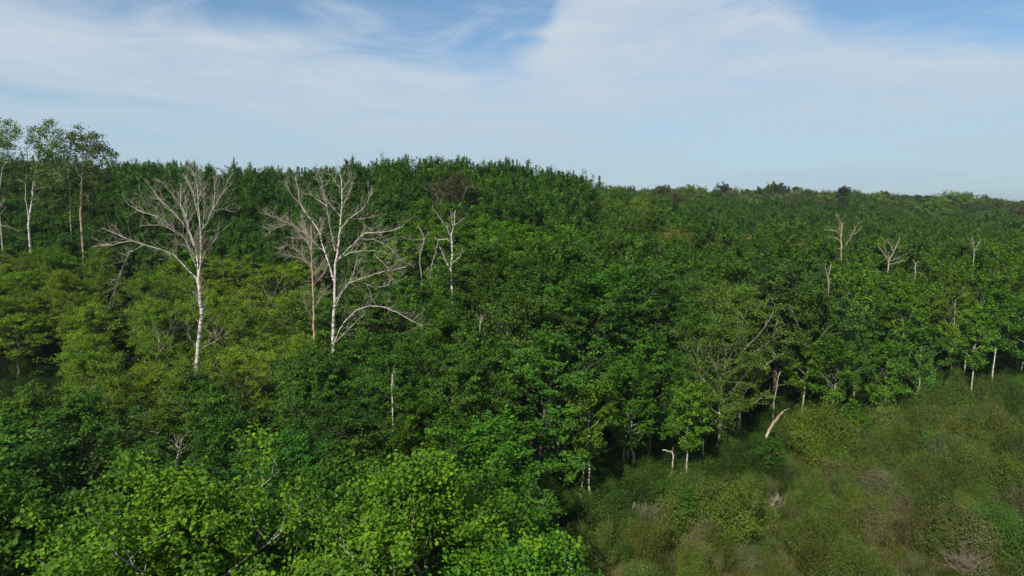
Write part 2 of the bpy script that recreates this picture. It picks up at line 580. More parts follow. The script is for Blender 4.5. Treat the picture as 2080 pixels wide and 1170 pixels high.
def grow_shrub(h, rad, nst, lpc, leaf, name, bare=False, mat=None):
    tb = Tubes()
    cents, cvs = [], []
    for i in range(nst):
        az = rng.uniform(0, 2 * math.pi)
        an = rng.uniform(0.85, 1.5)
        d = (math.cos(az) * math.cos(an), math.sin(az) * math.cos(an), math.sin(an))
        L = h * rng.uniform(0.7, 1.08)
        st = wander((math.cos(az) * 0.12, math.sin(az) * 0.12, -0.08), d, L, 5, 0.12, -0.04 if bare else 0.02)
        tb.add(st, np.linspace(0.022, 0.006, 6) * (1.0 + h * 0.15), 3)
        for s in range(6 if not bare else 9):
            q, dd = lerp_poly(st, rng.uniform(0.25, 0.98))
            d2 = unit(dd * 0.7 + rng.normal(size=3) * 0.55 + np.array([0, 0, 0.2]))
            sb = wander(q, d2, rad * rng.uniform(0.25, 0.6), 3, 0.2, 0.02)
            tb.add(sb, np.linspace(0.011, 0.004, 4), 3)
            if bare:
                for k in range(3):
                    q2, d3 = lerp_poly(sb, rng.uniform(0.2, 0.95))
                    s3 = wander(q2, unit(d3 + rng.normal(size=3) * 0.7), rad * rng.uniform(0.12, 0.3), 2, 0.2, 0.0)
                    tb.add(s3, np.linspace(0.006, 0.003, 3), 3)
            cents.append(sb[-1])
            cents.append(lerp_poly(sb, 0.5)[0])
        cents.append(st[-1])
    tm = tb.mesh(name + "_stems", mat or M_STEM)
    if bare:
        return tm, None
    cents = np.array(cents)
    m = len(cents)
    idx = np.repeat(np.arange(m), lpc)
    g3 = rng.normal(size=(m * lpc, 3)) * 0.17
    C = cents[idx] + g3 * np.array([1, 1, 1.5])
    C[:, 2] = np.maximum(C[:, 2], 0.05)
    cm = leaves_mesh(name + "_foliage", C, leaf, M_LEAF, C - np.array([0, 0, h * 0.35]), 0.7, 0.5, 0.8, False, rng.uniform(size=m)[idx], 1.3)
    return tm, cm


lib('shrub', 5, lambda i: grow_shrub([2.6, 2.2, 2.9, 1.8, 2.4][i], 1.35, 36, 64, 0.056, 'willow'))
lib('bare_shrub', 3, lambda i: grow_shrub([1.9, 1.5, 2.2][i], 1.4, 22, 0, 0, 'bare', True, M_BSH))
M_DRYST = bark_mat("dry_stem", (0.27, 0.21, 0.14, 1), (0.10, 0.07, 0.05, 1), 0.6)

# ------------------------------------------------------------------ placing
FIRST = {}


def make_plant(kind, i, x, y, s, rz, color, name, label, cat, group, parts=('trunk', 'crown'), sz=None, z=None, lean=0):
    root = bpy.data.objects.new(name, None)
    root.empty_display_size = 0.3
    COL.objects.link(root)
    root.location = (x, y, (ground(x, y) if z is None else z) - 0.1)
    root.rotation_euler = (lean, 0, rz)
    root.scale = (s, s, sz if sz is not None else s)
    tag(root, label, cat, group)
    key = (kind, i)
    if key not in FIRST:
        a, b = LIB[kind][i]
        FIRST[key] = [bpy.data.objects.new(parts[j], m) for j, m in enumerate((a, b)) if m is not None]
        kids = FIRST[key]
    else:
        kids = [k.copy() for k in FIRST[key]]
    for k in kids:
        COL.objects.link(k)
        k.parent = root
        if k.name.startswith(parts[1]):
            k.color = color
    return root


def var(col, hv=0.08, vv=0.14):
    f = 1 + random.gauss(0, vv)
    f = min(max(f, 0.65), 1.45)
    return (max(0.004, col[0] * f * (1 + random.gauss(0, hv))), col[1] * f, max(0.003, col[2] * f * (1 + random.gauss(0, hv))), 1)


# the canopy's height: photo row of the crown tops, by column and distance
TX = [-300, 0, 230, 400, 600, 700, 900, 1000, 1168, 1205, 1450, 1600, 1700, 1900, 2080, 2300]
TY = [25, 35, 45, 55, 65, 75, 90, 110, 128, 160, 200, 250, 300]
TT = np.array([
    #25   35   45   55   65   75   90   110  128  160  200  250  300
    [960, 860, 760, 700, 590, 530, 450, 380, 315, 330, 340, 350, 360],
    [950, 860, 800, 760, 610, 530, 455, 385, 318, 330, 340, 350, 360],
    [960, 850, 760, 690, 600, 530, 465, 395, 325, 335, 345, 350, 360],
    [960, 850, 765, 700, 610, 540, 480, 400, 337, 345, 350, 355, 360],
    [960, 850, 750, 690, 610, 550, 480, 400, 343, 350, 355, 360, 365],
    [960, 850, 735, 690, 610, 560, 480, 390, 330, 340, 345, 350, 360],
    [960, 800, 720, 640, 590, 530, 450, 385, 325, 335, 345, 350, 360],
    [960, 830, 720, 610, 560, 500, 445, 385, 332, 340, 350, 355, 360],
    [960, 860, 740, 590, 520, 480, 445, 395, 360, 370, 375, 378, 380],
    [1000, 880, 780, 650, 510, 485, 458, 440, 425, 408, 388, 380, 383],
    [1000, 900, 850, 690, 550, 500, 485, 465, 450, 432, 410, 392, 384],
    [1000, 900, 850, 760, 580, 512, 495, 475, 460, 445, 425, 398, 386],
    [1000, 900, 850, 780, 600, 518, 498, 482, 468, 452, 435, 405, 388],
    [1000, 900, 850, 780, 680, 535, 508, 488, 475, 460, 442, 418, 398],
    [1000, 900, 850, 780, 700, 570, 515, 492, 480, 465, 448, 428, 408],
    [1000, 900, 850, 780, 700, 640, 525, 495, 482, 468, 450, 430, 412]])
TT[8:, 11:] += 4
TT[5, 8] = 341
TT[4, 8] = 349
TT[6, 7:9] = 382, 318
TT[7, 8] = 327
TT[8, 8] = 350
# the wood's edge along the wet meadow: (x, y) from near to far
EDGE = [(2.5, -20), (2.5, 38), (7.5, 45), (18, 49), (24, 57), (37, 62.5), (56, 73.5), (110, 99), (400, 200)]


def edge_y(x):
    """forest begins beyond this distance at x"""
    if x <= 2.5:
        return -100
    for (x0, y0), (x1, y1) in zip(EDGE[1:], EDGE[2:]):
        if x <= x1:
            return y0 + (y1 - y0) * (x - x0) / (x1 - x0)
    return 200


G_ASP = (0.052, 0.118, 0.014)
G_DARK = (0.042, 0.098, 0.013)
G_MID = (0.060, 0.132, 0.009)
G_YEL = (0.112, 0.172, 0.014)
G_OLV = (0.072, 0.122, 0.018)
G_BRT = (0.058, 0.120, 0.010)
G_BRN = (0.050, 0.036, 0.016)

ZLAB = {
    'ridge': ('dark green aspen with upright tufted tips high on the wooded ridge', 'dark aspens on the ridge skyline'),
    'slope': ('mid green leafy tree on the slope between the bare birches and ridge', 'leafy trees on the slope below the ridge'),
    'wall': ('green aspen with pale trunk in the tall wood behind the brushy meadow', 'aspens in the wood behind the meadow'),
    'edge': ('short aspen with thin white trunk at the edge of the brushy meadow', 'front row aspens at the meadow edge'),
    'fine': ('yellow green feathery tree on the left slope around the white birch', 'yellow green trees on the left slope'),
    'dark': ('dark green round crowned tree in the valley between bright foreground trees and birches', 'dark crowned trees in the valley'),
    'mid': ('mid green round crowned tree just behind the bright foreground trees', 'mid green trees behind the foreground'),
    'olive': ('olive green thin leaved tree among the darker wood on the right', 'olive green trees in the wood'),
    'back': ('small green tree in the level wood behind the bare snags', 'green trees behind the bare snags'),
    'hill': ('light green tree on the distant right hillside', 'light green trees on the distant hill'),
    'grey': ('bluish dark green tree in the middle of the wood behind the meadow', 'bluish dark trees in the wood'),
}
KNAME = {'edge': 'aspen_tree', 'tallfine': 'fine_leaved_tree', 'aspen': 'aspen_tree', 'broadleaf': 'broadleaf_tree', 'fine': 'fine_leaved_tree', 'pine': 'pine_tree', 'spruce': 'spruce_tree'}
KCAT = {'edge': 'aspen', 'tallfine': 'fine-leaved tree', 'aspen': 'aspen', 'broadleaf': 'broadleaf tree', 'fine': 'fine-leaved tree', 'pine': 'pine tree', 'spruce': 'spruce'}
NOM = {'edge': 14.0, 'tallfine': 12.5, 'aspen': 17.0, 'broadleaf': 13.5, 'fine': 12.5, 'pine': 16.0, 'spruce': 14.0}


def zone(px, Y, x):
    """kind, colour, zone key"""
    r = random.random()
    if Y > 240:
        if r < 0.16: return 'pine', (0.048, 0.068, 0.030), 'hill'
        if r < 0.28: return 'broadleaf', (0.105, 0.092, 0.055), 'hill'
        if r < 0.55: return 'broadleaf', (0.105, 0.160, 0.035), 'hill'
        return 'aspen', (0.065, 0.125, 0.020), 'hill'
    if px > 1175 and Y > 108:
        if px < 1400 and Y > 130: return ('broadleaf', (0.088, 0.150, 0.020), 'hill') if r < 0.7 else ('aspen', G_MID, 'hill')
        if 1300 < px < 1650 and Y < 125: return 'fine', (0.135, 0.135, 0.022), 'olive'
        if r < 0.08: return 'fine', G_OLV, 'back'
        return 'aspen', (0.060, 0.118, 0.018), 'back'
    if px > 1175:
        if Y < edge_y(x) + 7: 
            return ('edge' if px < 1560 or (px > 1800 and r < 0.3) else 'aspen'), (0.066, 0.138, 0.014), 'edge'
        if 1540 < px < 1740 and Y < 88: return 'broadleaf', (0.052, 0.100, 0.022), 'grey'
        if 1410 < px < 1560 and Y < 75: return 'fine', G_OLV, 'olive'
        if px > 1780: return 'aspen', (0.076, 0.146, 0.013), 'wall'
        if px < 1430 and Y < 78: return 'broadleaf', (0.048, 0.112, 0.013), 'wall2'
        return 'aspen', (0.062, 0.132, 0.014), 'wall'
    if Y > 100:
        return 'aspen', G_ASP if px > 240 else (0.052, 0.104, 0.014), 'ridge'
    if Y > 82:
        if px > 760: return 'broadleaf', G_MID, 'slope'
        return ('aspen', (0.052, 0.114, 0.014), 'ridge')
    if Y > 46 and px < 190:
        return 'tallfine', G_YEL, 'fine'
    if Y > 46 and px < 600:
        return 'fine', G_YEL, 'fine'
    if Y > 46:
        if px > 960 and r < 0.4: return 'aspen', G_ASP, 'slope'
        return 'broadleaf', (0.054, 0.116, 0.013), 'slope'
    if px > 720 and Y < 44:
        return 'broadleaf', (0.052, 0.124, 0.012), 'mid'
    return 'broadleaf', G_DARK, 'dark'


ZLAB['wall2'] = ('large dark green crown in the wood just right of the photo centre', 'dark crowns right of the centre')

# keep these sight lines open: (px0, px1, Yfar, row) - crowns nearer than Yfar stay below row
OPEN = [(370, 440, 54, 765), (600, 730, 56, 735), (885, 950, 74, 590), (60, 240, 80, 470), (-20, 40, 80, 500),
        (1675, 1740, 108, 520), (1765, 1865, 104, 548), (1955, 2000, 101, 532), (1845, 1875, 97, 552),
        (1655, 1712, 72, 588), (1420, 1460, 124, 505), (1320, 1360, 111, 520)]

cands = []
y = 25.0
rowi = 0
while y < 345:
    sp = 3.5 if y < 45 else 3.3 if y < 82 else 3.6 if y < 130 else 4.6 if y < 200 else 5.6
    half = y * 1.15 + 8
    n = int(2 * half / sp)
    for k in range(n):
        x = -half + (k + 0.5 * (rowi % 2)) * sp + random.uniform(-0.36, 0.36) * sp
        yy = y + random.uniform(-0.36, 0.36) * sp
        px = colm(x, yy)
        if px < -330 or px > 2600: continue
        if px < 1150 and yy > 150: continue
        if yy < edge_y(x) + (1.2 if x > 2.5 else 0): continue
        if x > -0.5 and yy < 44: continue
        # shady opening at the far left
        if -80 < px < 170 and 43 < yy < 63: continue
        cands.append((yy, x, px))
    y += sp * 0.88
    rowi += 1
cands.sort()
count = {}
far = []
BIG = {'broadleaf': 5.3}
taken = []
STEMS = [(1360, 51.5), (1425, 53), (1500, 56), (1272, 53.5), (1745, 58), (1180, 47), (1580, 62)]
placed = []
for (yy, x, px) in cands:
    kind, colr, zk = zone(px, yy, x)
    # wide crowns need room
    if zk in ('wall', 'edge') and any((x - a) ** 2 + (yy - b_) ** 2 < 4.1 ** 2 for a, b_ in taken[-120:]): continue
    # the pale stems at the meadow edge stand clear of other trees
    if px > 1150 and yy > 40 and any(abs(px - q) < 15 and yy < Yq + 0.8 and yy > Yq - 22 for q, Yq in STEMS): continue
    if kind in ('broadleaf', 'fine'):
        need = 4.5 if kind == 'broadleaf' else 3.9
        if any((x - a) ** 2 + (yy - b_) ** 2 < need * need for a, b_ in taken[-160:]): continue
    taken.append((x, yy))
    gz = ground(x, yy)
    top = bil(TT, TX, TY, px, yy)
    j = random.gauss(0, 1)
    top += j * (20 if yy < 60 else 13 if yy < 100 else 7 if yy < 200 else 6)
    top += 2 * math.sin(px * 0.031) + 3 * math.sin(px * 0.083 + 1) if yy > 100 else 0
    for (a, b_, yf, r_) in OPEN:
        if a < px < b_ and yy < yf: top = max(top, r_ + 6)
    zt = at(px, top, yy)[2]
    H = zt - gz
    nom = NOM[kind]
    H = min(max(H, nom * 0.42), nom * 1.22)
    if zk == 'edge': H = min(H, nom * 1.0)
    s = H / nom
    wide = (s ** 0.6) * random.uniform(0.80, 1.2)
    count[kind] = count.get(kind, 0) + 1
    i = random.randrange(len(LIB[kind]))
    rz = random.uniform(0, 6.283)
    if zk in ('ridge', 'wall', 'back'): c = var(colr, 0.07, 0.13)
    else: c = var(colr, 0.10, 0.17)
    if 1535 < px < 1622 and 40 < yy < 61.5: continue     # the broken orange trunk stands clear
    if count[kind] <= 290 and yy < 240 and px < 2200:
        lab, grp = ZLAB[zk]
        placed.append((zk, px, yy, make_plant(kind, i, x, yy, wide, rz, c, KNAME[kind], lab, KCAT[kind], grp, sz=s)))
    else:
        far.append(({'edge': 'aspen', 'tallfine': 'fine'}.get(kind, kind), i, x, yy, gz - 0.1, wide, s, rz, c))
for (px, Y_, tr, lab) in [(668, 47, 704, 'dark green crown hiding the foot of the spreading white birch'),
                         (402, 47, 752, 'dark green crown hiding the foot of the leftmost white birch'),
                         (625, 49, 690, 'dark green crown hiding the foot of the peeling pinkish birch'),
                         (915, 66, 584, 'mid green crown hiding the foot of the small broken birch')]:
    X_, _, zt = at(px, tr, Y_)
    s_ = (zt - ground(X_, Y_)) / 13.5
    make_plant('broadleaf', int(px) % 5, X_, Y_, s_ * 0.95, px, G_DARK + (1,), 'broadleaf_tree', lab, 'broadleaf tree', None, sz=s_)
# single the trees out by rank and by their place next to the landmarks
ORD = ['first', 'second', 'third', 'fourth', 'fifth', 'sixth', 'seventh', 'eighth', 'ninth', 'tenth', 'eleventh', 'twelfth', 'thirteenth',
       'fourteenth', 'fifteenth', 'sixteenth', 'seventeenth', 'eighteenth', 'nineteenth', 'twentieth']
LSHORT = {'fine': 'yellow green feathery tree', 'dark': 'dark green round crowned tree', 'mid': 'mid green round crowned tree',
          'slope': 'mid green leafy slope tree', 'edge': 'meadow edge aspen with thin trunk', 'wall2': 'large dark green crown',
          'grey': 'bluish dark green tree', 'olive': 'olive thin leaved tree',
          'wall': 'green wood aspen', 'ridge': 'dark ridge aspen', 'back': 'small green tree', 'hill': 'light green hill tree'}
SEG = [(-400, 180, 'by the left edge'), (180, 400, 'left of the leftmost birch'), (400, 680, 'between the two big birches'), (680, 920, 'right of the spreading birch'),
       (920, 1175, 'below the ridge end'), (1175, 1420, 'around the twin trunk'), (1420, 1600, 'left of the orange stub'),
       (1600, 1850, 'right of the orange stub'), (1850, 2500, 'at the right edge')]
RANKS = {1: [''], 2: ['front rank', 'back rank'], 3: ['front rank', 'middle rank', 'back rank'],
         5: ['front rank', 'second rank', 'middle rank', 'fourth rank', 'back rank']}
cells = {}
for zk, px, yy, ob in placed:
    if zk not in LSHORT: continue
    sg = [t[2] for t in SEG if t[0] <= px < t[1]][0]
    cells.setdefault((zk, sg), []).append((yy, px, ob))
for (zk, sg), L_ in cells.items():
    L_.sort(key=lambda t: t[0])
    nr = 1 if len(L_) <= 4 else 2 if len(L_) <= 10 else 3 if len(L_) < 30 else 5
    names = RANKS[nr]
    per = math.ceil(len(L_) / nr)
    for q in range(nr):
        part = sorted(L_[q * per:(q + 1) * per], key=lambda t: t[1])
        for u, (a_, b_, ob) in enumerate(part):
            if u > 19: break
            t_ = LSHORT[zk] + ' ' + sg
            if nr > 1: t_ += ', ' + names[q]
            if len(part) > 1: t_ += ', ' + ORD[u] + ' from left'
            ob['label'] = t_
print('TREES', count, 'far', len(far))


# ------------------------------------------------------------------ stuff made of instances
def far_mat_for(kind):
    return M_FARN if kind in ('pine', 'spruce') else M_FAR


def stuff(name, label, cat, items, sources, mat):
    """items: (source index, x, y, z, sx, sz, rz, colour); sources: existing plant objects whose shapes are repeated"""
    me = bpy.data.meshes.new(name)
    n = len(items)
    me.vertices.add(n)
    me.vertices.foreach_set('co', np.array([(t[1], t[2], t[3]) for t in items], dtype=np.float32).ravel())
    A = me.attributes
    a = A.new('idx', 'INT', 'POINT'); a.data.foreach_set('value', np.array([t[0] for t in items], dtype=np.int32))
    a = A.new('rot', 'FLOAT_VECTOR', 'POINT'); a.data.foreach_set('vector', np.array([(0, 0, t[6]) for t in items], dtype=np.float32).ravel())
    a = A.new('scl', 'FLOAT_VECTOR', 'POINT'); a.data.foreach_set('vector', np.array([(t[4], t[4], t[5]) for t in items], dtype=np.float32).ravel())
    a = A.new('tint', 'FLOAT_COLOR', 'POINT'); a.data.foreach_set('color', np.array([t[7] for t in items], dtype=np.float32).ravel())
    ob = bpy.data.objects.new(name, me)
    COL.objects.link(ob)
    me.materials.append(mat)
    ng = bpy.data.node_groups.new(name, 'GeometryNodeTree')
    ng.interface.new_socket('Geometry', in_out='INPUT', socket_type='NodeSocketGeometry')
    ng.interface.new_socket('Geometry', in_out='OUTPUT', socket_type='NodeSocketGeometry')
    N = ng.nodes.new
    L = ng.links.new
    gi, gout = N('NodeGroupInput'), N('NodeGroupOutput')
    iop = N('GeometryNodeInstanceOnPoints')
    jn = N('GeometryNodeJoinGeometry')
    # joined in reverse, because the join node lists its last link first
    for s_ in reversed(sources):
        oi = N('GeometryNodeObjectInfo')
        oi.inputs['Object'].default_value = s_
        oi.inputs['As Instance'].default_value = False
        sm = N('GeometryNodeSetMaterial')
        sm.inputs['Material'].default_value = mat
        L(oi.outputs['Geometry'], sm.inputs['Geometry'])
        g2 = N('GeometryNodeGeometryToInstance')
        L(sm.outputs[0], g2.inputs[0])
        L(g2.outputs[0], jn.inputs[0])

    def attr(nm, ty):
        nd = N('GeometryNodeInputNamedAttribute')
        nd.data_type = ty
        nd.inputs['Name'].default_value = nm
        return nd.outputs['Attribute']
    L(gi.outputs[0], iop.inputs['Points'])
    L(jn.outputs[0], iop.inputs['Instance'])
    iop.inputs['Pick Instance'].default_value = True
    L(attr('idx', 'INT'), iop.inputs['Instance Index'])
    L(attr('rot', 'FLOAT_VECTOR'), iop.inputs['Rotation'])
    L(attr('scl', 'FLOAT_VECTOR'), iop.inputs['Scale'])
    L(iop.outputs[0], gout.inputs[0])
    md = ob.modifiers.new('instances', 'NODES')
    md.node_group = ng
    tag(ob, label, cat, None, 'stuff')
    return ob


def crown_of(kind, i):
    key = (kind, i)
    if key not in FIRST:
        return None
    return [k for k in FIRST[key] if k.name.startswith(('crown', 'foliage'))][0]


#PINES
# pines and pale crowns on the far right skyline, each with its own place
SKY = [(1330, 384, 'pine', 250, 1.0), (1350, 378, 'pine', 262, 1.0), (1400, 376, 'broadleaf', 262, 1.3), (1425, 380, 'broadleaf', 268, 1.1),
       (1470, 372, 'pine', 272, 1.0), (1500, 380, 'fine', 268, 1.1), (1540, 380, 'pine', 276, 0.9), (1583, 370, 'pine', 280, 1.1),
       (1610, 384, 'fine', 276, 1.1), (1640, 384, 'pine', 282, 0.8), (1672, 385, 'broadleaf', 280, 0.9), (1708, 381, 'pine', 276, 1.5),
       (1782, 389, 'broadleaf', 282, 1.3), (1882, 398, 'broadleaf', 240, 1.2), (1935, 388, 'broadleaf', 288, 1.6), (1970, 390, 'broadleaf', 292, 1.5),
       (1215, 375, 'pine', 262, 0.9), (1245, 378, 'broadleaf', 258, 1.0), (1285, 378, 'pine', 270, 0.8), (1830, 398, 'pine', 290, 1.0)]
lcount = {}
for k, (px, py, kind, Y, ws) in enumerate(SKY):
    X_, _, zt = at(px, py, Y)
    gz = ground(X_, Y)
    s = (zt - gz) / NOM[kind]
    colr = {'pine': (0.040, 0.058, 0.028), 'broadleaf': (0.115, 0.190, 0.036), 'fine': (0.17, 0.18, 0.09)}[kind]
    lab = {'pine': ('dark bushy pine standing out on the distant skyline', 'dark pines on the distant skyline'),
           'broadleaf': ('light green domed tree on the distant skyline', 'light green trees on the distant skyline'),
           'fine': ('pale grey green thin tree on the distant skyline', 'pale thin trees on the distant skyline')}[kind]
    l0, g0 = lab
    lcount[l0] = lcount.get(l0, 0) + 1
    l0 += ', ' + ORD[sorted(t[0] for t in SKY if t[2] == kind and t[0] not in (1708, 1583, 1882)).index(px)] + ' from left' if px not in (1708, 1583, 1882) else ''
    if px == 1708: l0, g0 = 'widest dark pine on the distant skyline, above the largest bare snag', None
    if px == 1583: l0, g0 = 'tall narrow dark pine rising highest on the distant skyline', None
    if px == 1882: l0, g0 = 'round pale green tree just below the distant skyline at right', None
    make_plant(kind, k % len(LIB[kind]), X_, Y, s * ws, k * 1.7, colr + (1,), KNAME[kind], l0, KCAT[kind], g0, sz=s)
# brown conifers on and below the skyline ridge
for (px, py, Y, ws, lab) in [(925, 350, 106, 0.85, 'reddish brown conifer in front of the dark green ridge'),
                             (1345, 382, 215, 1.0, 'brown conifer at the top left of the distant right hill'),
                             (1375, 392, 205, 0.9, 'smaller brown conifer on the slope of the distant right hill')]:
    X_, _, zt = at(px, py, Y)
    gz = ground(X_, Y)
    s = (zt - gz) / 12.5
    make_plant('fine', 1, X_, Y, s * ws, 0.7 + px, (0.064, 0.056, 0.030, 1), 'brown_conifer', lab, 'conifer', None, sz=s)

# far woods past the individual trees, one mass per kind
for kind, nm, lab in (('aspen', 'far_aspen_wood', 'continuous dark green wood filling the far hillsides'),
                      ('broadleaf', 'far_broadleaf_wood', 'rounded light green crowns filling the distant hill'),
                      ('fine', 'far_thin_wood', 'thin olive trees mixed through the distant wood'),
                      ('pine', 'far_pine_wood', 'dark pines mixed into the distant hill wood')):
    src = [i for i in range(len(LIB[kind])) if (kind, i) in FIRST]
    items = [(src.index(t[1] if t[1] in src else src[0]), t[2], t[3], t[4], t[5], t[6], t[7], t[8]) for t in far if t[0] == kind]
    if items:
        stuff(nm, lab, 'wood', items, [crown_of(kind, i) for i in src], far_mat_for(kind))
# the long low conifer belt on the horizon
items = []
SP = [crown_of('pine', i) for i in range(3) if (('pine', i) in FIRST)]
for k in range(1500):
    Y = random.uniform(420, 900)
    X_ = random.uniform(-0.1, 0.9) * Y
    px = colm(X_, Y)
    if px < 1150: continue
    tgt = np.interp(px, [1150, 1300, 1700, 1950, 2080, 2300], [388, 392, 396, 404, 413, 420]) + random.gauss(0, 2.0)
    zt = at(px, tgt, Y)[2]
    gz = ground(X_, Y)
    s = max(0.5, min(2.2, (zt - gz) / 16.0))
    items.append((k % len(SP), X_, Y, gz, s * 0.9, s, random.uniform(0, 6), var((0.024, 0.044, 0.018), 0.1, 0.2)))
stuff('horizon_conifer_belt', 'dark conifer belt along the horizon at the right', 'wood', items, SP, M_FARN)

#FOREGROUND
def near_tree(px, Y, ztop, rad, colr, label, nl, leaf=0.084, lpc=88, nsub=11, seed=0, flat=0.6, cl=0.40):
    h = ztop
    tm, cm = grow_tree(h, rad, 0.52, nl, 0.15, 1.2, P_DOME, nsub, cl, flat, lpc, leaf, 0.2, M_ASPEN, M_LEAF, 'round_leaved',
                       hexa=True, curl=0.07, up=0.75, outw=0.35, jit=0.8, drop=0.03, lim_r=0.34)
    X_ = (px - 1040) / F * (Y * math.cos(PITCH) + (CAMZ - ztop) * math.sin(PITCH))
    root = bpy.data.objects.new('round_leaved_tree', None)
    COL.objects.link(root)
    root.location = (X_, Y, ground(X_, Y) - 0.1)
    tag(root, label, 'round-leaved tree', None)
    for nm, m_, in (('trunk', tm), ('crown', cm)):
        o_ = bpy.data.objects.new(nm, m_)
        COL.objects.link(o_)
        o_.parent = root
        o_.color = colr + (1,)
    return root


near_tree(410, 19.0, 14.9, 3.7, (0.086, 0.168, 0.014), 'bright yellow green round-leaved tree at the bottom left with a two-lobed top', 34)
near_tree(170, 16.8, 13.3, 3.0, (0.078, 0.156, 0.014), 'bright green round-leaved tree low in the bottom left corner area', 28)
near_tree(590, 16.4, 13.2, 2.2, (0.084, 0.164, 0.014), 'bright green round-leaved tree between the two tallest foreground crowns', 26)
near_tree(905, 18.8, 14.8, 3.2, (0.084, 0.168, 0.014), 'bright green round-leaved tree at the bottom centre', 34)
near_tree(1010, 17.0, 13.4, 2.1, (0.062, 0.158, 0.014), 'bright green round-leaved tree at bottom, beside the brushy meadow', 24)
near_tree(-60, 21.0, 12.9, 3.2, (0.046, 0.100, 0.012), 'dark green tree cut off by the bottom left corner', 28, leaf=0.12)

# young trees standing out among the meadow shrubs
for (px, pb, pt, ws, c_, lab) in [(1745, 930, 835, 1.3, (0.060, 0.140, 0.014), 'young bright green tree standing in front of the wood, above the shrubs'),
                              (1395, 1100, 985, 0.9, (0.050, 0.120, 0.018), 'young bluish green sapling at the meadow edge, below the hooked dead trunk'),
                              (1565, 985, 885, 1.0, (0.050, 0.125, 0.014), 'young green tree just below the broken orange stub'),
                              (1340, 1050, 975, 1.0, (0.056, 0.125, 0.014), 'small leafy sapling left of the hooked dead trunk'),
                              (1470, 1120, 1000, 1.5, (0.090, 0.125, 0.018), 'rounded olive sapling in the brush left of the fallen grey branch'),
                              (1668, 955, 835, 1.1, (0.100, 0.130, 0.018), 'large rounded olive bush-tree right of the broken orange stub'),
                              (1120, 1190, 1060, 1.2, (0.056, 0.130, 0.012), 'small green tree at the bottom where the wood meets the meadow')]:
    # distance where the ground is seen at row pb
    Yb = 20.0
    while row(ground((px - 1040) / F * Yb, Yb), Yb) > pb and Yb < 150: Yb += 0.25
    X_, _, zt = at(px, pt, Yb)
    h_ = zt - ground(X_, Yb)
    kd = 'shrub' if c_[0] > 0.085 else 'broadleaf'
    s_ = h_ / 2.75 if kd == 'shrub' else h_ / 13.5
    if kd == 'shrub': make_plant(kd, 2, X_, Yb, s_ * ws * 0.72, px * 0.1, c_ + (1,), 'leafy_shrub', lab, 'shrub', None, sz=s_, parts=('stems', 'foliage'))
    else: make_plant(kd, 2, X_, Yb, s_ * ws, px * 0.1, c_ + (1,), 'sapling', lab, 'sapling', None, sz=s_)
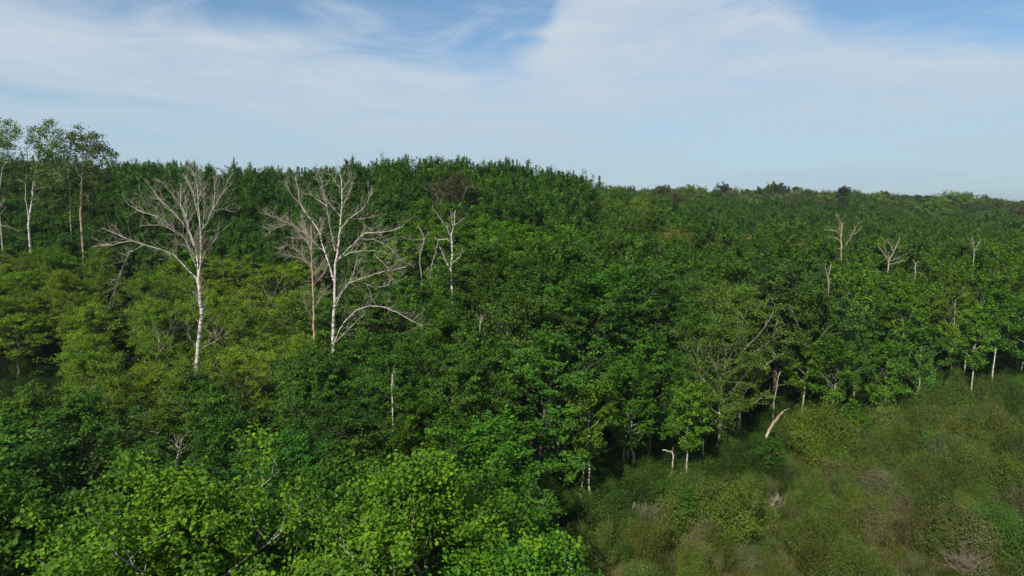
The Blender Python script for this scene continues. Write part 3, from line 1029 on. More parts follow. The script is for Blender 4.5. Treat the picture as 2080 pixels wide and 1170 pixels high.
#BARE
def traced(name, label, cat, crop, Y, branches, mat, twmat, r0, depth=0.5, twigs=1.0, group=None, base_px=None, tw_len=1.6,
           leaves=None, rfac=1.0, upb=0.35):
    """a leafless tree: main limbs follow the photo's lines, spread in depth, with twigs grown off them"""
    x0, y0, sc = crop
    main = Tubes()
    tw = Tubes()
    m_px = Y / F
    conv = lambda cx, cy: (x0 + cx / sc, y0 + cy / sc)
    # base on the ground below the first point
    bx, by = conv(*branches[0][1][0])
    P0 = np.array(at(bx, by, Y))
    gz = ground(P0[0], Y)
    base = np.array([P0[0] - (0.0), Y, gz])
    wpos = {}
    tips = []
    for bi, (r, pts, *dz) in enumerate(branches):
        slope = dz[0] if dz else random.uniform(-1, 1) * depth
        # depth: start from the depth of the nearest already placed point
        P = []
        start = conv(*pts[0])
        if wpos:
            key = min(wpos, key=lambda q: (q[0] - start[0]) ** 2 + (q[1] - start[1]) ** 2)
            ybeg = wpos[key]
        else:
            ybeg = Y
        dist = 0
        prev = start
        dense = []
        for k in range(len(pts) - 1):
            for q in range(3):
                t_ = q / 3
                dense.append((pts[k][0] * (1 - t_) + pts[k + 1][0] * t_, pts[k][1] * (1 - t_) + pts[k + 1][1] * t_))
        dense.append(pts[-1])
        for k, c_ in enumerate(dense):
            a = conv(*c_)
            if 0 < k < len(dense) - 1:
                a = (a[0] + random.gauss(0, 0.5), a[1] + random.gauss(0, 0.5))
            dist += math.hypot(a[0] - prev[0], a[1] - prev[1]) * m_px
            prev = a
            yd = ybeg + (slope * dist if bi else 0)
            P.append(np.array(at(a[0], a[1], yd)))
            wpos[a] = yd
        if bi == 0:
            P = [base, (base + P[0]) / 2] + P
        P = np.array(P)
        rr = (r[0] + (r[1] - r[0]) * np.linspace(0, 1, len(P)) ** 0.65) * m_px * rfac * (0.66 if bi == 0 else 0.47)
        main.add(P - base, rr, 8 if r[0] > 2.5 else 5)
        if bi == 0:
            tr = P
        # twigs
        L = np.sum(np.linalg.norm(np.diff(P, axis=0), axis=1))
        nt = int(L * 4.4 * twigs * (0.35 if bi == 0 else 0.6 if r[0] < 1.25 and L > 4 else 1))
        lo_ = 0.45 if bi == 0 else 0.15
        for q in range(nt):
            t_ = random.uniform(lo_, 1.0) if nt else 0
            p, dd = lerp_poly(P, min(t_, 0.999))
            d2 = unit(dd * 0.9 + rng.normal(size=3) * 0.55 + np.array([0, 0, upb]))
            Lt = tw_len * random.uniform(0.35, 1.0) * (1.15 - 0.5 * t_)
            st = wander(p, d2, Lt, 4, 0.16, 0.05)
            r1 = 0.0105 * rfac
            tw.add(st - base, np.linspace(r1, r1 * 0.35, 5), 3)
            tips.append(st[-1] - base)
            for u in range(3):
                p3, d3 = lerp_poly(st, random.uniform(0.25, 0.95))
                s3 = wander(p3, unit(d3 + rng.normal(size=3) * 0.6 + np.array([0, 0, 0.15])), Lt * random.uniform(0.25, 0.5), 3, 0.18, 0.03)
                tw.add(s3 - base, np.linspace(r1 * 0.6, r1 * 0.3, 4), 3)
                tips.append(s3[-1] - base)
    root = bpy.data.objects.new(name, None)
    COL.objects.link(root)
    root.location = base
    tag(root, label, cat, group)
    a = bpy.data.objects.new('trunk', main.mesh(name + '_trunk', mat))
    COL.objects.link(a); a.parent = root
    if tw.v:
        b_ = bpy.data.objects.new('twigs', tw.mesh(name + '_twigs', twmat))
        COL.objects.link(b_); b_.parent = root
    if leaves:
        boxes, nleaf, size, colr = leaves
        cents = []
        for (ax, ay, bx_, by_, cnt) in boxes:
            for q in range(cnt):
                while True:
                    ux, uy = random.uniform(-1, 1), random.uniform(-1, 1)
                    if ux * ux + uy * uy < 1: break
                px_, py_ = (ax + bx_) / 2 + ux * (bx_ - ax) / 2, (ay + by_) / 2 + uy * (by_ - ay) / 2
                rr_ = (bx_ - ax) / 2 * m_px * 0.8
                cents.append(np.array(at(px_, py_, Y + random.uniform(-rr_, rr_))) - base)
        # every tuft hangs on a twig from the nearest limb point
        allp = np.concatenate(main.v)
        tt = Tubes()
        for c_ in cents:
            dlt = allp - c_
            dd2 = (dlt ** 2).sum(1) + np.where(allp[:, 2] > c_[2], 9, 0)
            q = allp[int(np.argmin(dd2))]
            mid = (q + c_) / 2 + rng.normal(size=3) * 0.12
            tt.add(np.array([q, mid, c_]), [0.022, 0.014, 0.006], 3)
        b2 = bpy.data.objects.new('branches', tt.mesh(name + '_branches', mat))
        COL.objects.link(b2); b2.parent = root
        cents = np.array(cents)
        idx = np.repeat(np.arange(len(cents)), nleaf)
        C = cents[idx] + rng.normal(size=(len(idx), 3)) * np.array([0.28, 0.28, 0.2])
        cm = leaves_mesh(name + '_crown', C, size, M_LEAF, None, 0.6, 0, 0.8, False, rng.uniform(size=len(cents))[idx])
        b3 = bpy.data.objects.new('crown', cm)
        b3.color = colr + (1,)
        COL.objects.link(b3); b3.parent = root
    return root


C1 = (200, 320, 2.543)
traced('bare_birch', 'leafless white birch at left with one long bough arching left', 'birch', C1, 54, [
    ((6.3, 5.0), [(505, 1110), (515, 960), (535, 820), (522, 700), (515, 620)]),
    ((4.0, 1.2), [(515, 625), (512, 560), (505, 470), (470, 380), (450, 300), (425, 240), (425, 170)], 0.15),
    ((4.2, 1.0), [(518, 622), (525, 560), (530, 450), (528, 380), (515, 250), (512, 150), (480, 60)], -0.1),
    ((2.4, 0.8), [(530, 378), (560, 340), (590, 260), (600, 180), (595, 80)]),
    ((1.5, 0.7), [(590, 265), (640, 190), (668, 120)]),
    ((1.3, 0.6), [(592, 275), (640, 264), (700, 282)]),
    ((3.4, 1.0), [(512, 628), (440, 555), (390, 505), (340, 480), (250, 455), (170, 428), (100, 400), (20, 365)], -0.25),
    ((1.5, 0.6), [(170, 430), (70, 450), (0, 445)]),
    ((1.1, 0.4), [(230, 452), (160, 490), (110, 600), (45, 800)]),
    ((2.4, 0.8), [(500, 520), (480, 480), (440, 410), (380, 365), (310, 305), (240, 230), (205, 160)]),
    ((2.2, 0.8), [(500, 470), (460, 370), (380, 275), (310, 210), (260, 140)]),
    ((1.8, 0.7), [(468, 380), (430, 270), (380, 190), (335, 130)]),
    ((1.4, 0.6), [(310, 305), (220, 280), (150, 240)]),
    ((1.3, 0.6), [(440, 412), (340, 350), (215, 350)]),
    ((1.5, 0.7), [(522, 330), (490, 180), (445, 90)]),
    ((1.3, 0.6), [(515, 240), (532, 150), (520, 90)]),
    ((1.3, 0.6), [(530, 560), (545, 500), (580, 450), (640, 370)]),
    ((1.6, 0.7), [(503, 560), (470, 480), (445, 415)]),
    ((1.3, 0.6), [(538, 375), (548, 250), (545, 120)]),
    ((1.2, 0.5), [(455, 330), (452, 240), (440, 150)]),
    ((1.4, 0.5), [(500, 970), (460, 920)]),
    ((1.2, 0.5), [(535, 985), (600, 950)])], M_BIRCH, M_TWIG, 6, tw_len=2.1, twigs=1.0, rfac=1.05)
C2 = (540, 320, 2.925)
traced('bare_birch', 'leafless white birch with many arching boughs spreading to the right', 'birch', C2, 55, [
    ((6.2, 1.2), [(400, 1110), (398, 1000), (405, 880), (408, 760), (412, 640), (430, 540), (440, 430), (447, 340), (452, 260), (452, 150), (440, 100)]),
    ((4.0, 1.0), [(402, 730), (380, 650), (350, 560), (320, 450), (285, 390), (230, 320), (200, 265), (195, 200), (175, 115)], 0.2),
    ((1.7, 0.6), [(205, 272), (150, 220), (105, 130)]),
    ((2.8, 0.8), [(412, 555), (400, 500), (380, 400), (362, 290), (345, 200), (320, 110)], -0.3),
    ((1.5, 0.6), [(362, 290), (300, 245), (258, 215)]),
    ((1.8, 0.7), [(442, 350), (400, 300), (350, 230), (300, 105)]),
    ((2.2, 0.8), [(446, 420), (500, 360), (560, 320), (600, 270), (638, 200)]),
    ((1.4, 0.6), [(452, 200), (490, 140), (497, 90)]),
    ((1.5, 0.6), [(455, 300), (490, 220), (525, 145)]),
    ((1.2, 0.5), [(500, 365), (580, 365), (650, 345)]),
    ((1.3, 0.5), [(450, 190), (410, 140), (390, 100)]),
    ((2.9, 0.9), [(425, 612), (480, 555), (540, 490), (590, 450), (660, 445), (740, 437), (815, 408)], -0.3),
    ((1.5, 0.6), [(560, 482), (640, 485), (720, 520), (800, 600)]),
    ((1.9, 0.7), [(440, 600), (500, 565), (560, 555), (640, 552), (720, 572), (830, 625)], 0.3),
    ((1.3, 0.5), [(640, 575), (680, 610), (730, 660), (780, 640)]),
    ((3.0, 0.8), [(412, 890), (450, 800), (490, 750), (560, 720), (640, 695), (720, 672), (835, 650)], -0.35),
    ((2.4, 1.2), [(410, 850), (460, 790), (500, 745)]),
    ((1.9, 0.6), [(565, 735), (640, 775), (720, 760), (790, 735)]),
    ((1.4, 0.5), [(500, 745), (530, 650), (568, 600)]),
    ((1.2, 0.5), [(600, 750), (620, 800), (640, 860)]),
    ((2.9, 0.8), [(408, 1095), (440, 1020), (480, 960), (540, 905), (620, 880), (700, 887), (780, 920), (850, 960), (930, 1000)], -0.2),
    ((1.7, 0.7), [(415, 1095), (500, 1010), (590, 930)]),
    ((1.4, 0.6), [(350, 560), (300, 520), (230, 430)])], M_BIRCH, M_TWIG, 6, tw_len=2.0, twigs=1.0, rfac=1.05)
traced('bare_birch', 'shorter leafless tree with peeling pinkish bark left of the spreading white birch', 'birch', C2, 60, [
    ((4.6, 1.2), [(287, 1070), (283, 980), (282, 850), (280, 740), (272, 640), (270, 560), (272, 500), (268, 420)]),
    ((1.9, 0.6), [(275, 580), (240, 450), (160, 400), (60, 355), (0, 340)]),
    ((1.5, 0.6), [(235, 450), (130, 395), (60, 420), (0, 460)]),
    ((1.6, 0.6), [(270, 640), (200, 560), (130, 520), (90, 545)]),
    ((1.5, 0.6), [(280, 700), (320, 650), (355, 590)]),
    ((1.5, 0.6), [(272, 510), (320, 430), (345, 370)]),
    ((1.5, 0.6), [(272, 540), (230, 480), (150, 480)]),
    ((1.3, 0.6), [(272, 650), (210, 600), (100, 570)]),
    ((1.3, 0.6), [(281, 760), (340, 700), (370, 640)]),
    ((1.3, 0.6), [(270, 520), (225, 420), (215, 360)]),
    ((1.2, 0.6), [(283, 900), (330, 830), (350, 790)]),
    ((1.2, 0.6), [(283, 960), (240, 900), (225, 840)])], M_REDTW, M_TWIG, 5, tw_len=1.7, twigs=1.9, rfac=1.0)
C3 = (500, 280, 2.924)
traced('bare_birch', 'small broken white birch with hooked boughs right of the spreading one', 'birch', C3, 74, [
    ((4.6, 1.0), [(1222, 870), (1215, 780), (1225, 700), (1222, 620), (1218, 585), (1235, 520), (1242, 430)]),
    ((2.8, 0.8), [(1214, 785), (1180, 720), (1148, 645)]),
    ((2.2, 0.8), [(1222, 625), (1190, 600), (1140, 605), (1125, 680), (1100, 760), (1090, 840)]),
    ((1.9, 0.7), [(1218, 590), (1180, 510), (1130, 450), (1105, 405)]),
    ((1.4, 0.6), [(1230, 540), (1215, 450)]),
    ((1.3, 0.6), [(1235, 520), (1290, 480)]),
    ((1.4, 0.6), [(1222, 745), (1270, 710), (1285, 655)]),
    ((1.4, 0.6), [(1222, 865), (1300, 870), (1380, 882), (1340, 920)])], M_BIRCH, M_TWIG, 5, tw_len=1.1, twigs=0.9, rfac=1.0)
traced('bare_sapling', 'thin crooked leafless tree between the two largest clumps of birch boughs', 'bare tree', C3, 70, [
    ((1.8, 0.8), [(1043, 870), (1036, 780), (1030, 690), (1050, 640), (1055, 590), (1020, 520)]),
    ((1.3, 0.6), [(1052, 605), (980, 610), (930, 590)]),
    ((1.3, 0.6), [(1055, 600), (1090, 560)]),
    ((1.2, 0.5), [(1032, 695), (1010, 640)])], M_DEAD, M_TWIG, 3, tw_len=0.9, twigs=0.9)

C4 = (30, 300, 6.5)
AL = (0.085, 0.145, 0.034)
traced('tall_aspen', 'tall aspen with twin pale trunks and an open crown above the left skyline', 'aspen', C4, 82, [
    ((3.8, 0.9), [(180, 1020), (200, 850), (235, 620), (240, 520), (270, 380), (290, 250), (305, 100), (330, -60), (350, -220)]),
    ((2.6, 0.8), [(225, 760), (255, 600), (275, 440), (300, 350), (340, 260), (370, 180), (430, 100), (480, -40), (500, -180)], 0.1),
    ((1.5, 0.6), [(330, 470), (390, 420), (470, 350), (560, 340), (620, 390)]),
    ((1.5, 0.6), [(320, 290), (430, 250), (510, 220)]),
    ((1.3, 0.6), [(300, 120), (230, 0), (220, -140)])], M_BIRCH, M_TWIG, 4, tw_len=1.2, twigs=0.4,
    leaves=([(52, 243, 132, 318, 62), (60, 300, 140, 360, 34), (84, 340, 134, 385, 22), (50, 350, 110, 410, 18)], 34, 0.19, AL), rfac=0.95)
traced('tall_aspen', 'tall aspen with pinkish trunk and leaning open crown, rightmost above the left skyline', 'aspen', C4, 84, [
    ((3.2, 1.0), [(865, 860), (875, 700), (878, 480), (885, 400), (895, 300), (905, 180), (900, 20), (880, -140)]),
    ((1.6, 0.7), [(892, 350), (950, 280), (1030, 230), (1090, 200), (1180, 120)]),
    ((1.5, 0.6), [(880, 410), (830, 320), (800, 270), (790, 100), (770, -60)]),
    ((1.4, 0.6), [(904, 160), (1000, 20), (1080, -80)]),
    ((1.1, 0.5), [(893, 610), (930, 600), (980, 720)])], M_REDTW, M_TWIG, 4, tw_len=1.4, twigs=0.5,
    leaves=([(134, 256, 196, 320, 46), (165, 268, 216, 310, 22), (150, 296, 236, 345, 50), (175, 330, 225, 375, 16)], 32, 0.19, (0.080, 0.105, 0.035)))
traced('tall_aspen', 'tall aspen with thin straight trunk left of the twin pale trunks', 'aspen', C4, 82, [
    ((1.9, 0.8), [(170, 830), (145, 680), (140, 500), (155, 350), (165, 150), (160, 0), (150, -130)]),
    ((1.0, 0.5), [(135, 470), (80, 430), (30, 425)])], M_ASPEN, M_TWIG, 3, tw_len=0.8, twigs=0.4,
    leaves=([(40, 300, 66, 345, 10)], 18, 0.18, AL))
traced('tall_aspen', 'slender bent aspen trunk between the two tall open-crowned aspens', 'aspen', C4, 86, [
    ((1.7, 0.8), [(735, 980), (720, 780), (728, 520), (710, 380), (710, 220), (690, 60)]),
    ((1.0, 0.5), [(712, 260), (760, 210), (800, 150)])], M_ASPEN, M_TWIG, 3, tw_len=0.8, twigs=0.4,
    leaves=([(118, 285, 150, 335, 20)], 24, 0.18, (0.060, 0.110, 0.025)))
traced('tall_aspen', 'tall leaning aspen cut off by the left edge of the photo', 'aspen', (0, 200, 2.924), 80, [
    ((2.4, 0.9), [(-10, 600), (0, 510), (15, 420), (50, 360), (40, 260), (10, 160)]),
    ((1.4, 0.6), [(30, 390), (0, 330), (-30, 220)]),
    ((1.2, 0.6), [(44, 290), (80, 220), (110, 200)])], M_ASPEN, M_TWIG, 3, tw_len=1.2, twigs=0.5,
    leaves=([(-40, 240, 40, 300, 56), (-30, 280, 30, 330, 30)], 30, 0.19, AL))
traced('bare_tree', 'leafless tree with drooping pale boughs cut off by the left edge', 'bare tree', (0, 200, 2.924), 76, [
    ((3.0, 1.0), [(-60, 800), (-50, 700), (-40, 600)]),
    ((1.7, 0.6), [(-45, 700), (0, 640), (30, 600)]),
    ((1.7, 0.6), [(-50, 780), (0, 755), (60, 765), (110, 790)]),
    ((1.5, 0.5), [(-50, 740), (0, 690), (40, 640)])], M_DEAD, M_TWIG, 3, tw_len=1.0, twigs=1.0)

C5 = (1560, 380, 6.93)
traced('bare_snag', 'largest bare snag above the right-hand wood, with level side boughs', 'snag', C5, 106, [
    ((2.9, 0.9), [(1030, 960), (1035, 830), (1030, 740), (1030, 640), (1038, 560), (1058, 510)]),
    ((1.8, 0.7), [(1018, 690), (1000, 620), (1000, 520), (980, 420)]),
    ((1.5, 0.6), [(1015, 670), (970, 630), (900, 600), (790, 600)]),
    ((1.5, 0.6), [(1020, 765), (960, 710), (880, 712)]),
    ((1.6, 0.6), [(1035, 900), (1090, 820), (1150, 730), (1170, 680), (1280, 620), (1315, 540)]),
    ((1.2, 0.5), [(1180, 660), (1220, 600), (1270, 490)]),
    ((1.2, 0.5), [(1040, 910), (1130, 910), (1200, 880)]),
    ((1.2, 0.5), [(1025, 870), (960, 860), (930, 890)]),
    ((1.1, 0.5), [(1035, 560), (1010, 460), (970, 410)])], M_REDTW, M_DEAD, 3, tw_len=1.6, twigs=0.55, rfac=1.15)
traced('bare_snag', 'bare snag with forked V-shaped trunk right of the largest snag', 'snag', C5, 103, [
    ((2.2, 0.8), [(1695, 1100), (1692, 1040), (1640, 960), (1590, 880), (1548, 838)]),
    ((2.2, 0.8), [(1695, 1045), (1750, 950), (1790, 870), (1830, 770), (1858, 705)]),
    ((1.1, 0.5), [(1765, 900), (1730, 830), (1690, 760)]),
    ((1.1, 0.5), [(1675, 1010), (1660, 900), (1640, 780), (1680, 720)]),
    ((1.1, 0.5), [(1700, 1030), (1700, 940)]),
    ((1.2, 0.5), [(1700, 1060), (1800, 1000), (1890, 990)]),
    ((1.2, 0.5), [(1700, 1090), (1850, 1060), (1935, 1030)])], M_DEAD, M_DEAD, 3, tw_len=1.3, twigs=0.5, rfac=1.1)
C6 = (1100, 330, 2.122)
traced('bare_snag', 'small whitish snag nearest the right edge', 'snag', C6, 100, [
    ((1.5, 0.6), [(1862, 420), (1864, 370), (1856, 320)]),
    ((1.0, 0.5), [(1864, 385), (1890, 340)]),
    ((1.0, 0.5), [(1862, 360), (1845, 335)])], M_BIRCH, M_DEAD, 3, tw_len=0.9, twigs=0.8)
traced('bare_snag', 'stubby white snag between the V-shaped snag and the right edge', 'snag', C6, 96, [
    ((1.6, 1.0), [(1612, 465), (1612, 440), (1604, 425)]),
    ((1.1, 0.6), [(1612, 440), (1626, 422)])], M_BIRCH, M_DEAD, 3, tw_len=0.6, twigs=0.5)
traced('bare_snag', 'greyish bare tree with fan of branches on the right hill', 'snag', C6, 125, [
    ((1.6, 0.7), [(717, 365), (717, 330), (722, 300)]),
    ((1.1, 0.5), [(717, 340), (700, 300), (690, 285)]),
    ((1.1, 0.5), [(720, 335), (745, 305), (758, 295)])], M_DEAD, M_TWIG, 3, tw_len=1.5, twigs=1.3)
traced('bare_snag', 'pale forked stub left of the fan-shaped grey bare tree', 'snag', C6, 112, [
    ((1.3, 0.6), [(505, 390), (508, 365), (520, 355)]),
    ((1.1, 0.5), [(505, 385), (492, 358)])], M_DEAD, M_TWIG, 3, tw_len=1.0, twigs=1.0)
traced('bare_snag', 'pair of bare grey stems standing in the green right-hand wood', 'snag', C6, 72, [
    ((1.6, 0.7), [(1238, 535), (1238, 490), (1246, 440)]),
    ((1.4, 0.6), [(1236, 520), (1228, 480), (1224, 445)])], M_DEAD, M_DEAD, 3, tw_len=0.8, twigs=0.4)

# white stems and stubs that show between the crowns
ST = [(1360, 1020, 51.5, [(0, 0), (5, -60), (8, -95), (4, -103), (-14, -106)], 3.3, 'white hooked dead trunk bent left at its top, at the meadow edge'),
      (1425, 985, 53, [(0, 0), (2, -40), (4, -95)], 2.6, 'straight white trunk standing in shade at the meadow edge'),
      (1500, 985, 56, [(0, 0), (4, -35), (8, -72)], 2.6, 'thin white trunk leaning right beside grey bare twigs'),
      (1268, 985, 52, [(0, 0), (-2, -60), (4, -100)], 4.2, 'mossy left stem of the thick pale twin trunk at the meadow edge'),
      (1275, 975, 53.5, [(0, 0), (0, -50), (4, -90), (6, -140)], 5.0, 'thick pale right stem of the twin trunk at the meadow edge'),
      (1572, 815, 64, [(0, 0), (6, -30), (12, -60)], 2.2, 'slanting white trunk above the broken orange stub'),
      (1745, 950, 58, [(0, 0), (2, -25), (6, -60)], 2.2, 'thin white sapling stem standing alone in the shrubs'),
      (1855, 860, 76, [(0, 0), (2, -50), (8, -105)], 2.4, 'pale trunk in the dark gap at the right end of the wood'),
      (1876, 835, 78, [(0, 0), (6, -30), (14, -55)], 1.9, 'second pale trunk in the dark gap, leaning right'),
      (797, 812, 38, [(0, 0), (-1, -30), (1, -52)], 2.6, 'short forked white snag among the dark crowns left of centre'),
      (975, 680, 52, [(0, 0), (0, -16), (3, -35)], 1.7, 'thin white stub poking from the crowns below the broken birch'),
      (1180, 1000, 47, [(0, 0), (4, -30), (9, -60)], 3.0, 'pale slanting trunk at the left end of the meadow edge'),
      (1720, 690, 73, [(0, 0), (1, -20), (5, -38)], 2.0, 'small bright white stem piece in the right-hand wood'),
      (1870, 720, 79, [(0, 0), (6, -40), (12, -62)], 1.8, 'thin pale slanting stem high in the right-hand wood'),
      (1280, 1062, 45.5, [(0, 0), (3, -22), (9, -42)], 2.8, 'short tan leaning stub in the brush below the twin trunk'),
      (1410, 1060, 48, [(0, 0), (0, -20), (1, -40)], 1.8, 'thin grey pole in the brush right of the hooked trunk'),
      (360, 930, 30, [(0, 0), (3, -14), (-2, -30)], 3.0, 'white stub poking out of the dark crowns at left')]
for (px, py, Y, pts, r, lab) in ST:
    br = [((r, r * 0.55), [(px + a, py + b_) for a, b_ in pts])]
    a, b_ = pts[-1]
    am, bm = pts[-2]
    if int(px) % 3 == 0:
        br.append(((r * 0.35, 0.4), [(px + (a + am) / 2, py + (b_ + bm) / 2), (px + a - 8, py + b_ - 4)]))
    traced('pale_trunk', lab, 'dead trunk', (0, 0, 1.0), Y, br, M_BIRCH if r in (3.3, 2.6) else M_ASPEN, M_TWIG, r, twigs=0.6, tw_len=0.8)
# broken slanting stub with torn pale top
traced('broken_trunk', 'thick broken orange-brown trunk slanting right with a torn pale top', 'broken trunk', (0, 0, 1.0), 60, [
    ((3.6, 5.2), [(1556, 893), (1563, 872), (1572, 858), (1582, 846)], 0.0),
    ((6.0, 1.0), [(1580, 850), (1590, 836), (1603, 829)], 0.0)], M_TORN, M_TWIG, 4, twigs=0.0)
traced('dead_bough', 'arched dead grey bough lying over the crowns at the photo centre', 'dead branch', (0, 0, 1.0), 58, [
    ((1.4, 1.3), [(1030, 660), (1040, 630), (1062, 612)], 0.0),
    ((1.3, 0.7), [(1062, 612), (1085, 605), (1110, 612), (1135, 632)], 0.1),
    ((1.1, 0.6), [(1100, 610), (1125, 628), (1122, 642)], 0.2)], M_DEAD, M_TWIG, 2, twigs=1.2, tw_len=0.8)
traced('fallen_branch', 'grey fallen branch fanning right in the brush below the hooked trunk', 'dead branch', (0, 0, 1.0), 47, [
    ((2.2, 1.6), [(1528, 1072), (1530, 1066), (1545, 1055)], 0.0),
    ((1.8, 0.6), [(1545, 1055), (1570, 1045), (1600, 1050)], 0.2),
    ((1.5, 0.6), [(1545, 1056), (1565, 1030), (1580, 1012)], -0.1),
    ((1.3, 0.6), [(1550, 1052), (1580, 1030), (1600, 1020)], 0.4)], M_DEAD, M_TWIG, 2, twigs=2.6, tw_len=1.0)
traced('fallen_branch', 'bleached arching fallen branch in the middle of the shrub meadow', 'dead branch', (0, 0, 1.0), 49, [
    ((2.0, 1.4), [(1650, 1045), (1662, 1030), (1685, 1018)], 0.0),
    ((1.7, 0.6), [(1685, 1018), (1710, 1016), (1742, 1028)], 0.1),
    ((1.2, 0.5), [(1690, 1018), (1720, 1030), (1738, 1032)], 0.3)], M_DEAD, M_TWIG, 2, twigs=2.0, tw_len=0.9)

#SHRUBS
SHC = [((0.084, 0.112, 0.024), 'olive green leafy shrub in the wet meadow at lower right', 'olive shrubs in the wet meadow'),
       ((0.068, 0.112, 0.020), 'fresh green leafy shrub in the wet meadow at lower right', 'fresh green shrubs in the wet meadow'),
       ((0.104, 0.102, 0.048), 'brownish half-leafed shrub in the wet meadow at lower right', 'brownish shrubs in the wet meadow')]
pl = []
y = 36.0
k = 0
while y < 112:
    sp = 2.15 if y < 60 else 2.6
    x = 0.5
    while x < y * 1.15 + 4:
        xx = x + random.uniform(-0.45, 0.45) * sp
        yy = y + random.uniform(-0.45, 0.45) * sp
        x += sp
        if yy > edge_y(xx) + 1.0 or xx < 1.5: continue
        pl.append((yy, xx))
    y += sp * 0.9
pl.sort()
nsh = 0
shr = []
bsh = []
rest = []
for (yy, xx) in pl:
    # clumps: noise picks the colour and height
    q = math.sin(xx * 0.33 + 2.0) * math.sin(yy * 0.29 + xx * 0.11) + random.gauss(0, 0.35)
    openp = math.sin(xx * 0.21 - 0.8) * math.cos(yy * 0.24 - 0.3 + xx * 0.05)
    if openp > 0.62 and random.random() < 0.8: continue
    ci = 0 if q > -0.2 else (1 if q > -0.85 else 2)
    if random.random() < 0.06: ci = 2
    near_edge = edge_y(xx) - yy
    s = random.uniform(0.5, 1.2) + (0.42 * max(0.0, 1 - near_edge / 11.0) if xx > 24 else -0.15 if near_edge < 7 else 0.0) + 0.22 * math.sin(xx * 0.5 + yy * 0.3)
    if 1535 < colm(xx, yy, 1) < 1620 and yy < 60: s = min(s, 0.7)
    colr, lab, grp = SHC[ci]
    i = random.randrange(5)
    rz = random.uniform(0, 6.28)
    if random.random() < 0.06 and colm(xx, yy, 2) < 2170:
        bsh.append((colm(xx, yy, 1), make_plant('bare_shrub', random.randrange(3), xx, yy, s * 1.1, rz, (1, 1, 1, 1), 'bare_shrub', 'leafless grey-brown shrub among the green meadow shrubs', 'bare shrub',
                   'bare shrubs in the wet meadow', parts=('stems', 'foliage'))))
        continue
    if nsh < 298 and colm(xx, yy, 2) < 2170:
        nsh += 1
        shr.append((ci, colm(xx, yy, 1), yy, make_plant('shrub', i, xx, yy, s * 0.86, rz, var(colr, 0.12, 0.2), 'leafy_shrub', lab, 'shrub', grp, parts=('stems', 'foliage'), sz=s * 1.12)))
    else:
        rest.append((i, xx, yy, ground(xx, yy) - 0.1, s, s, rz, var(colr, 0.1, 0.14)))
bsh.sort(key=lambda t: t[0])
for u, (px, ob) in enumerate(bsh[:20]):
    ob['label'] = 'leafless grey-brown shrub in the meadow, ' + ORD[u] + ' of the bare ones from left'
SSEG = [(0, 1300, 'below the twin trunk'), (1300, 1440, 'below the hooked trunk'), (1440, 1620, 'below the orange stub'),
        (1620, 1800, 'around the bleached fallen branch'), (1800, 1950, 'toward the right edge'), (1950, 9999, 'at the right edge')]
cells = {}
for ci, px, yy, ob in shr:
    cells.setdefault((ci, [t[2] for t in SSEG if t[0] <= px < t[1]][0]), []).append((yy, px, ob))
for (ci, sg), L_ in cells.items():
    L_.sort(key=lambda t: t[0])
    nr = 1 if len(L_) <= 4 else 2 if len(L_) <= 10 else 3 if len(L_) < 28 else 5
    per = math.ceil(len(L_) / nr)
    for q in range(nr):
        part = sorted(L_[q * per:(q + 1) * per], key=lambda t: t[1])
        for u, (a_, b_, ob) in enumerate(part):
            if u > 19: break
            t_ = ['olive', 'fresh green', 'brownish'][ci] + ' meadow shrub ' + sg
            if nr > 1: t_ += ', ' + RANKS[nr][q]
            if len(part) > 1: t_ += ', ' + ORD[u] + ' from left'
            ob['label'] = t_
print('SHRUBS', len(pl), len(rest))
SH = [[k_ for k_ in FIRST[('shrub', i)] if k_.name.startswith('foliage')][0] for i in range(5)]
if rest:
    stuff('far_shrubs', 'olive shrubs merging along the far side of the wet meadow', 'shrubs', rest, SH, M_FAR)
# undergrowth below the trees and sedge between the shrubs: instances of shrub foliage, low and dense
items = []
for k in range(2600):
    yy = 26 + 100 * random.random() ** 1.2
    xx = random.uniform(-0.85, 0.85) * yy
    if yy < edge_y(xx) and xx > 2: continue
    if xx > 0 and yy < 40: continue
    shady = colm(xx, yy) < 190 and 43 < yy < 85
    s = random.uniform(0.4, 1.05) * (0.6 if shady else 1)
    items.append((random.randrange(5), xx, yy, ground(xx, yy) - 0.1, s * 1.3, s, random.uniform(0, 6.28), var((0.034, 0.062, 0.012), 0.1, 0.25)))
for k in range(260):
    yy = random.uniform(42, 72)
    xx = (random.uniform(-100, 200) - 1040) / F * yy
    s = random.uniform(0.35, 0.8)
    items.append((random.randrange(5), xx, yy, ground(xx, yy) - 0.1, s * 1.2, s, random.uniform(0, 6.28), var((0.030, 0.052, 0.012), 0.1, 0.25)))
stuff('undergrowth', 'low leafy undergrowth beneath the trees', 'undergrowth', items, SH, M_FAR)

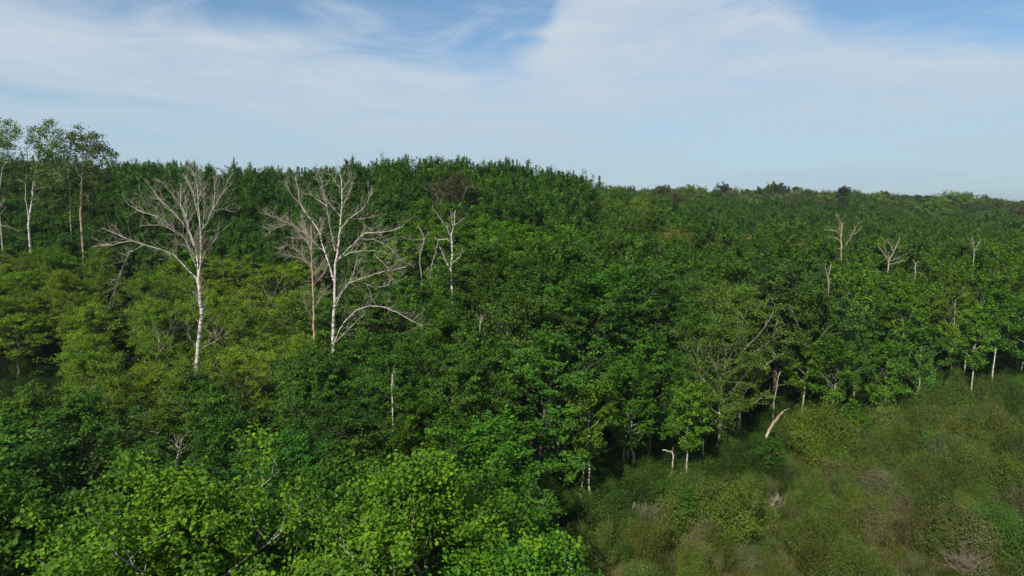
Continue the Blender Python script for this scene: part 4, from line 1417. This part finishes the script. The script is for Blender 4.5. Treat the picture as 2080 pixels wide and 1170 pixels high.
tb = []
nb = 700
gv = []
for q in range(nb):
    a = rng.uniform(0, 6.28)
    r = rng.uniform(0, 0.5)
    hgt = rng.uniform(0.3, 0.75)
    p = np.array([math.cos(a) * r, math.sin(a) * r, 0])
    dr = rng.normal(size=2) * 0.16
    wv = np.array([math.sin(a * 7 + q), math.cos(a * 7 + q), 0]) * 0.014
    gv += [p - wv, p + wv, p + wv * 0.3 + np.array([dr[0], dr[1], hgt]), p - wv * 0.3 + np.array([dr[0], dr[1], hgt])]
gmsh = quad_mesh('sedge_tuft', np.array(gv), np.arange(nb * 4).reshape(nb, 4), M_LEAF, False, rng.uniform(size=nb))
tuft = bpy.data.objects.new('sedge_tuft', gmsh)
COL.objects.link(tuft)
tuft.location = (9, 44, ground(9, 44) - 0.03)
tuft.color = (0.10, 0.085, 0.035, 1)
tag(tuft, 'tuft of straw-coloured sedge low among the meadow shrubs nearest the wood', 'sedge tuft')
items = []
for k in range(4600):
    yy = 36 + 70 * random.random() ** 1.2
    xx = random.uniform(1.5, 1.1 * yy)
    if yy > edge_y(xx) + 2: continue
    s = random.uniform(0.7, 1.5)
    q = math.sin(xx * 0.4) * math.sin(yy * 0.35)
    colr = (0.105, 0.098, 0.048) if q > 0.1 or random.random() < 0.3 else (0.055, 0.070, 0.018)
    items.append((0, xx, yy, ground(xx, yy) - 0.03, s, s, random.uniform(0, 6.28), var(colr, 0.1, 0.2)))
stuff('sedge', 'straw and green sedge between the shrubs of the wet meadow', 'sedge', items, [tuft], M_FAR)

#HAZE
hz = bpy.data.meshes.new('haze')
x0, x1, y0, y1, z0, z1 = -5900, 5900, -2900, 6600, -4, 62
hz.from_pydata([(x, y_, z) for z in (z0, z1) for y_ in (y0, y1) for x in (x0, x1)], [],
               [(0, 2, 3, 1), (4, 5, 7, 6), (0, 1, 5, 4), (2, 6, 7, 3), (0, 4, 6, 2), (1, 3, 7, 5)])
hm, g = new_mat('haze')
pv = g.n('ShaderNodeVolumePrincipled')
pv.inputs['Color'].default_value = (0.80, 0.88, 1.0, 1)
pv.inputs['Density'].default_value = 0.00018
pv.inputs['Anisotropy'].default_value = 0.3
o = g.n('ShaderNodeOutputMaterial')
g.put(o.inputs['Volume'], pv.outputs[0])
hz.materials.append(hm)
ho = bpy.data.objects.new('haze', hz)
COL.objects.link(ho)
tag(ho, 'thin bluish haze over the distant woods', 'haze', None, 'stuff')
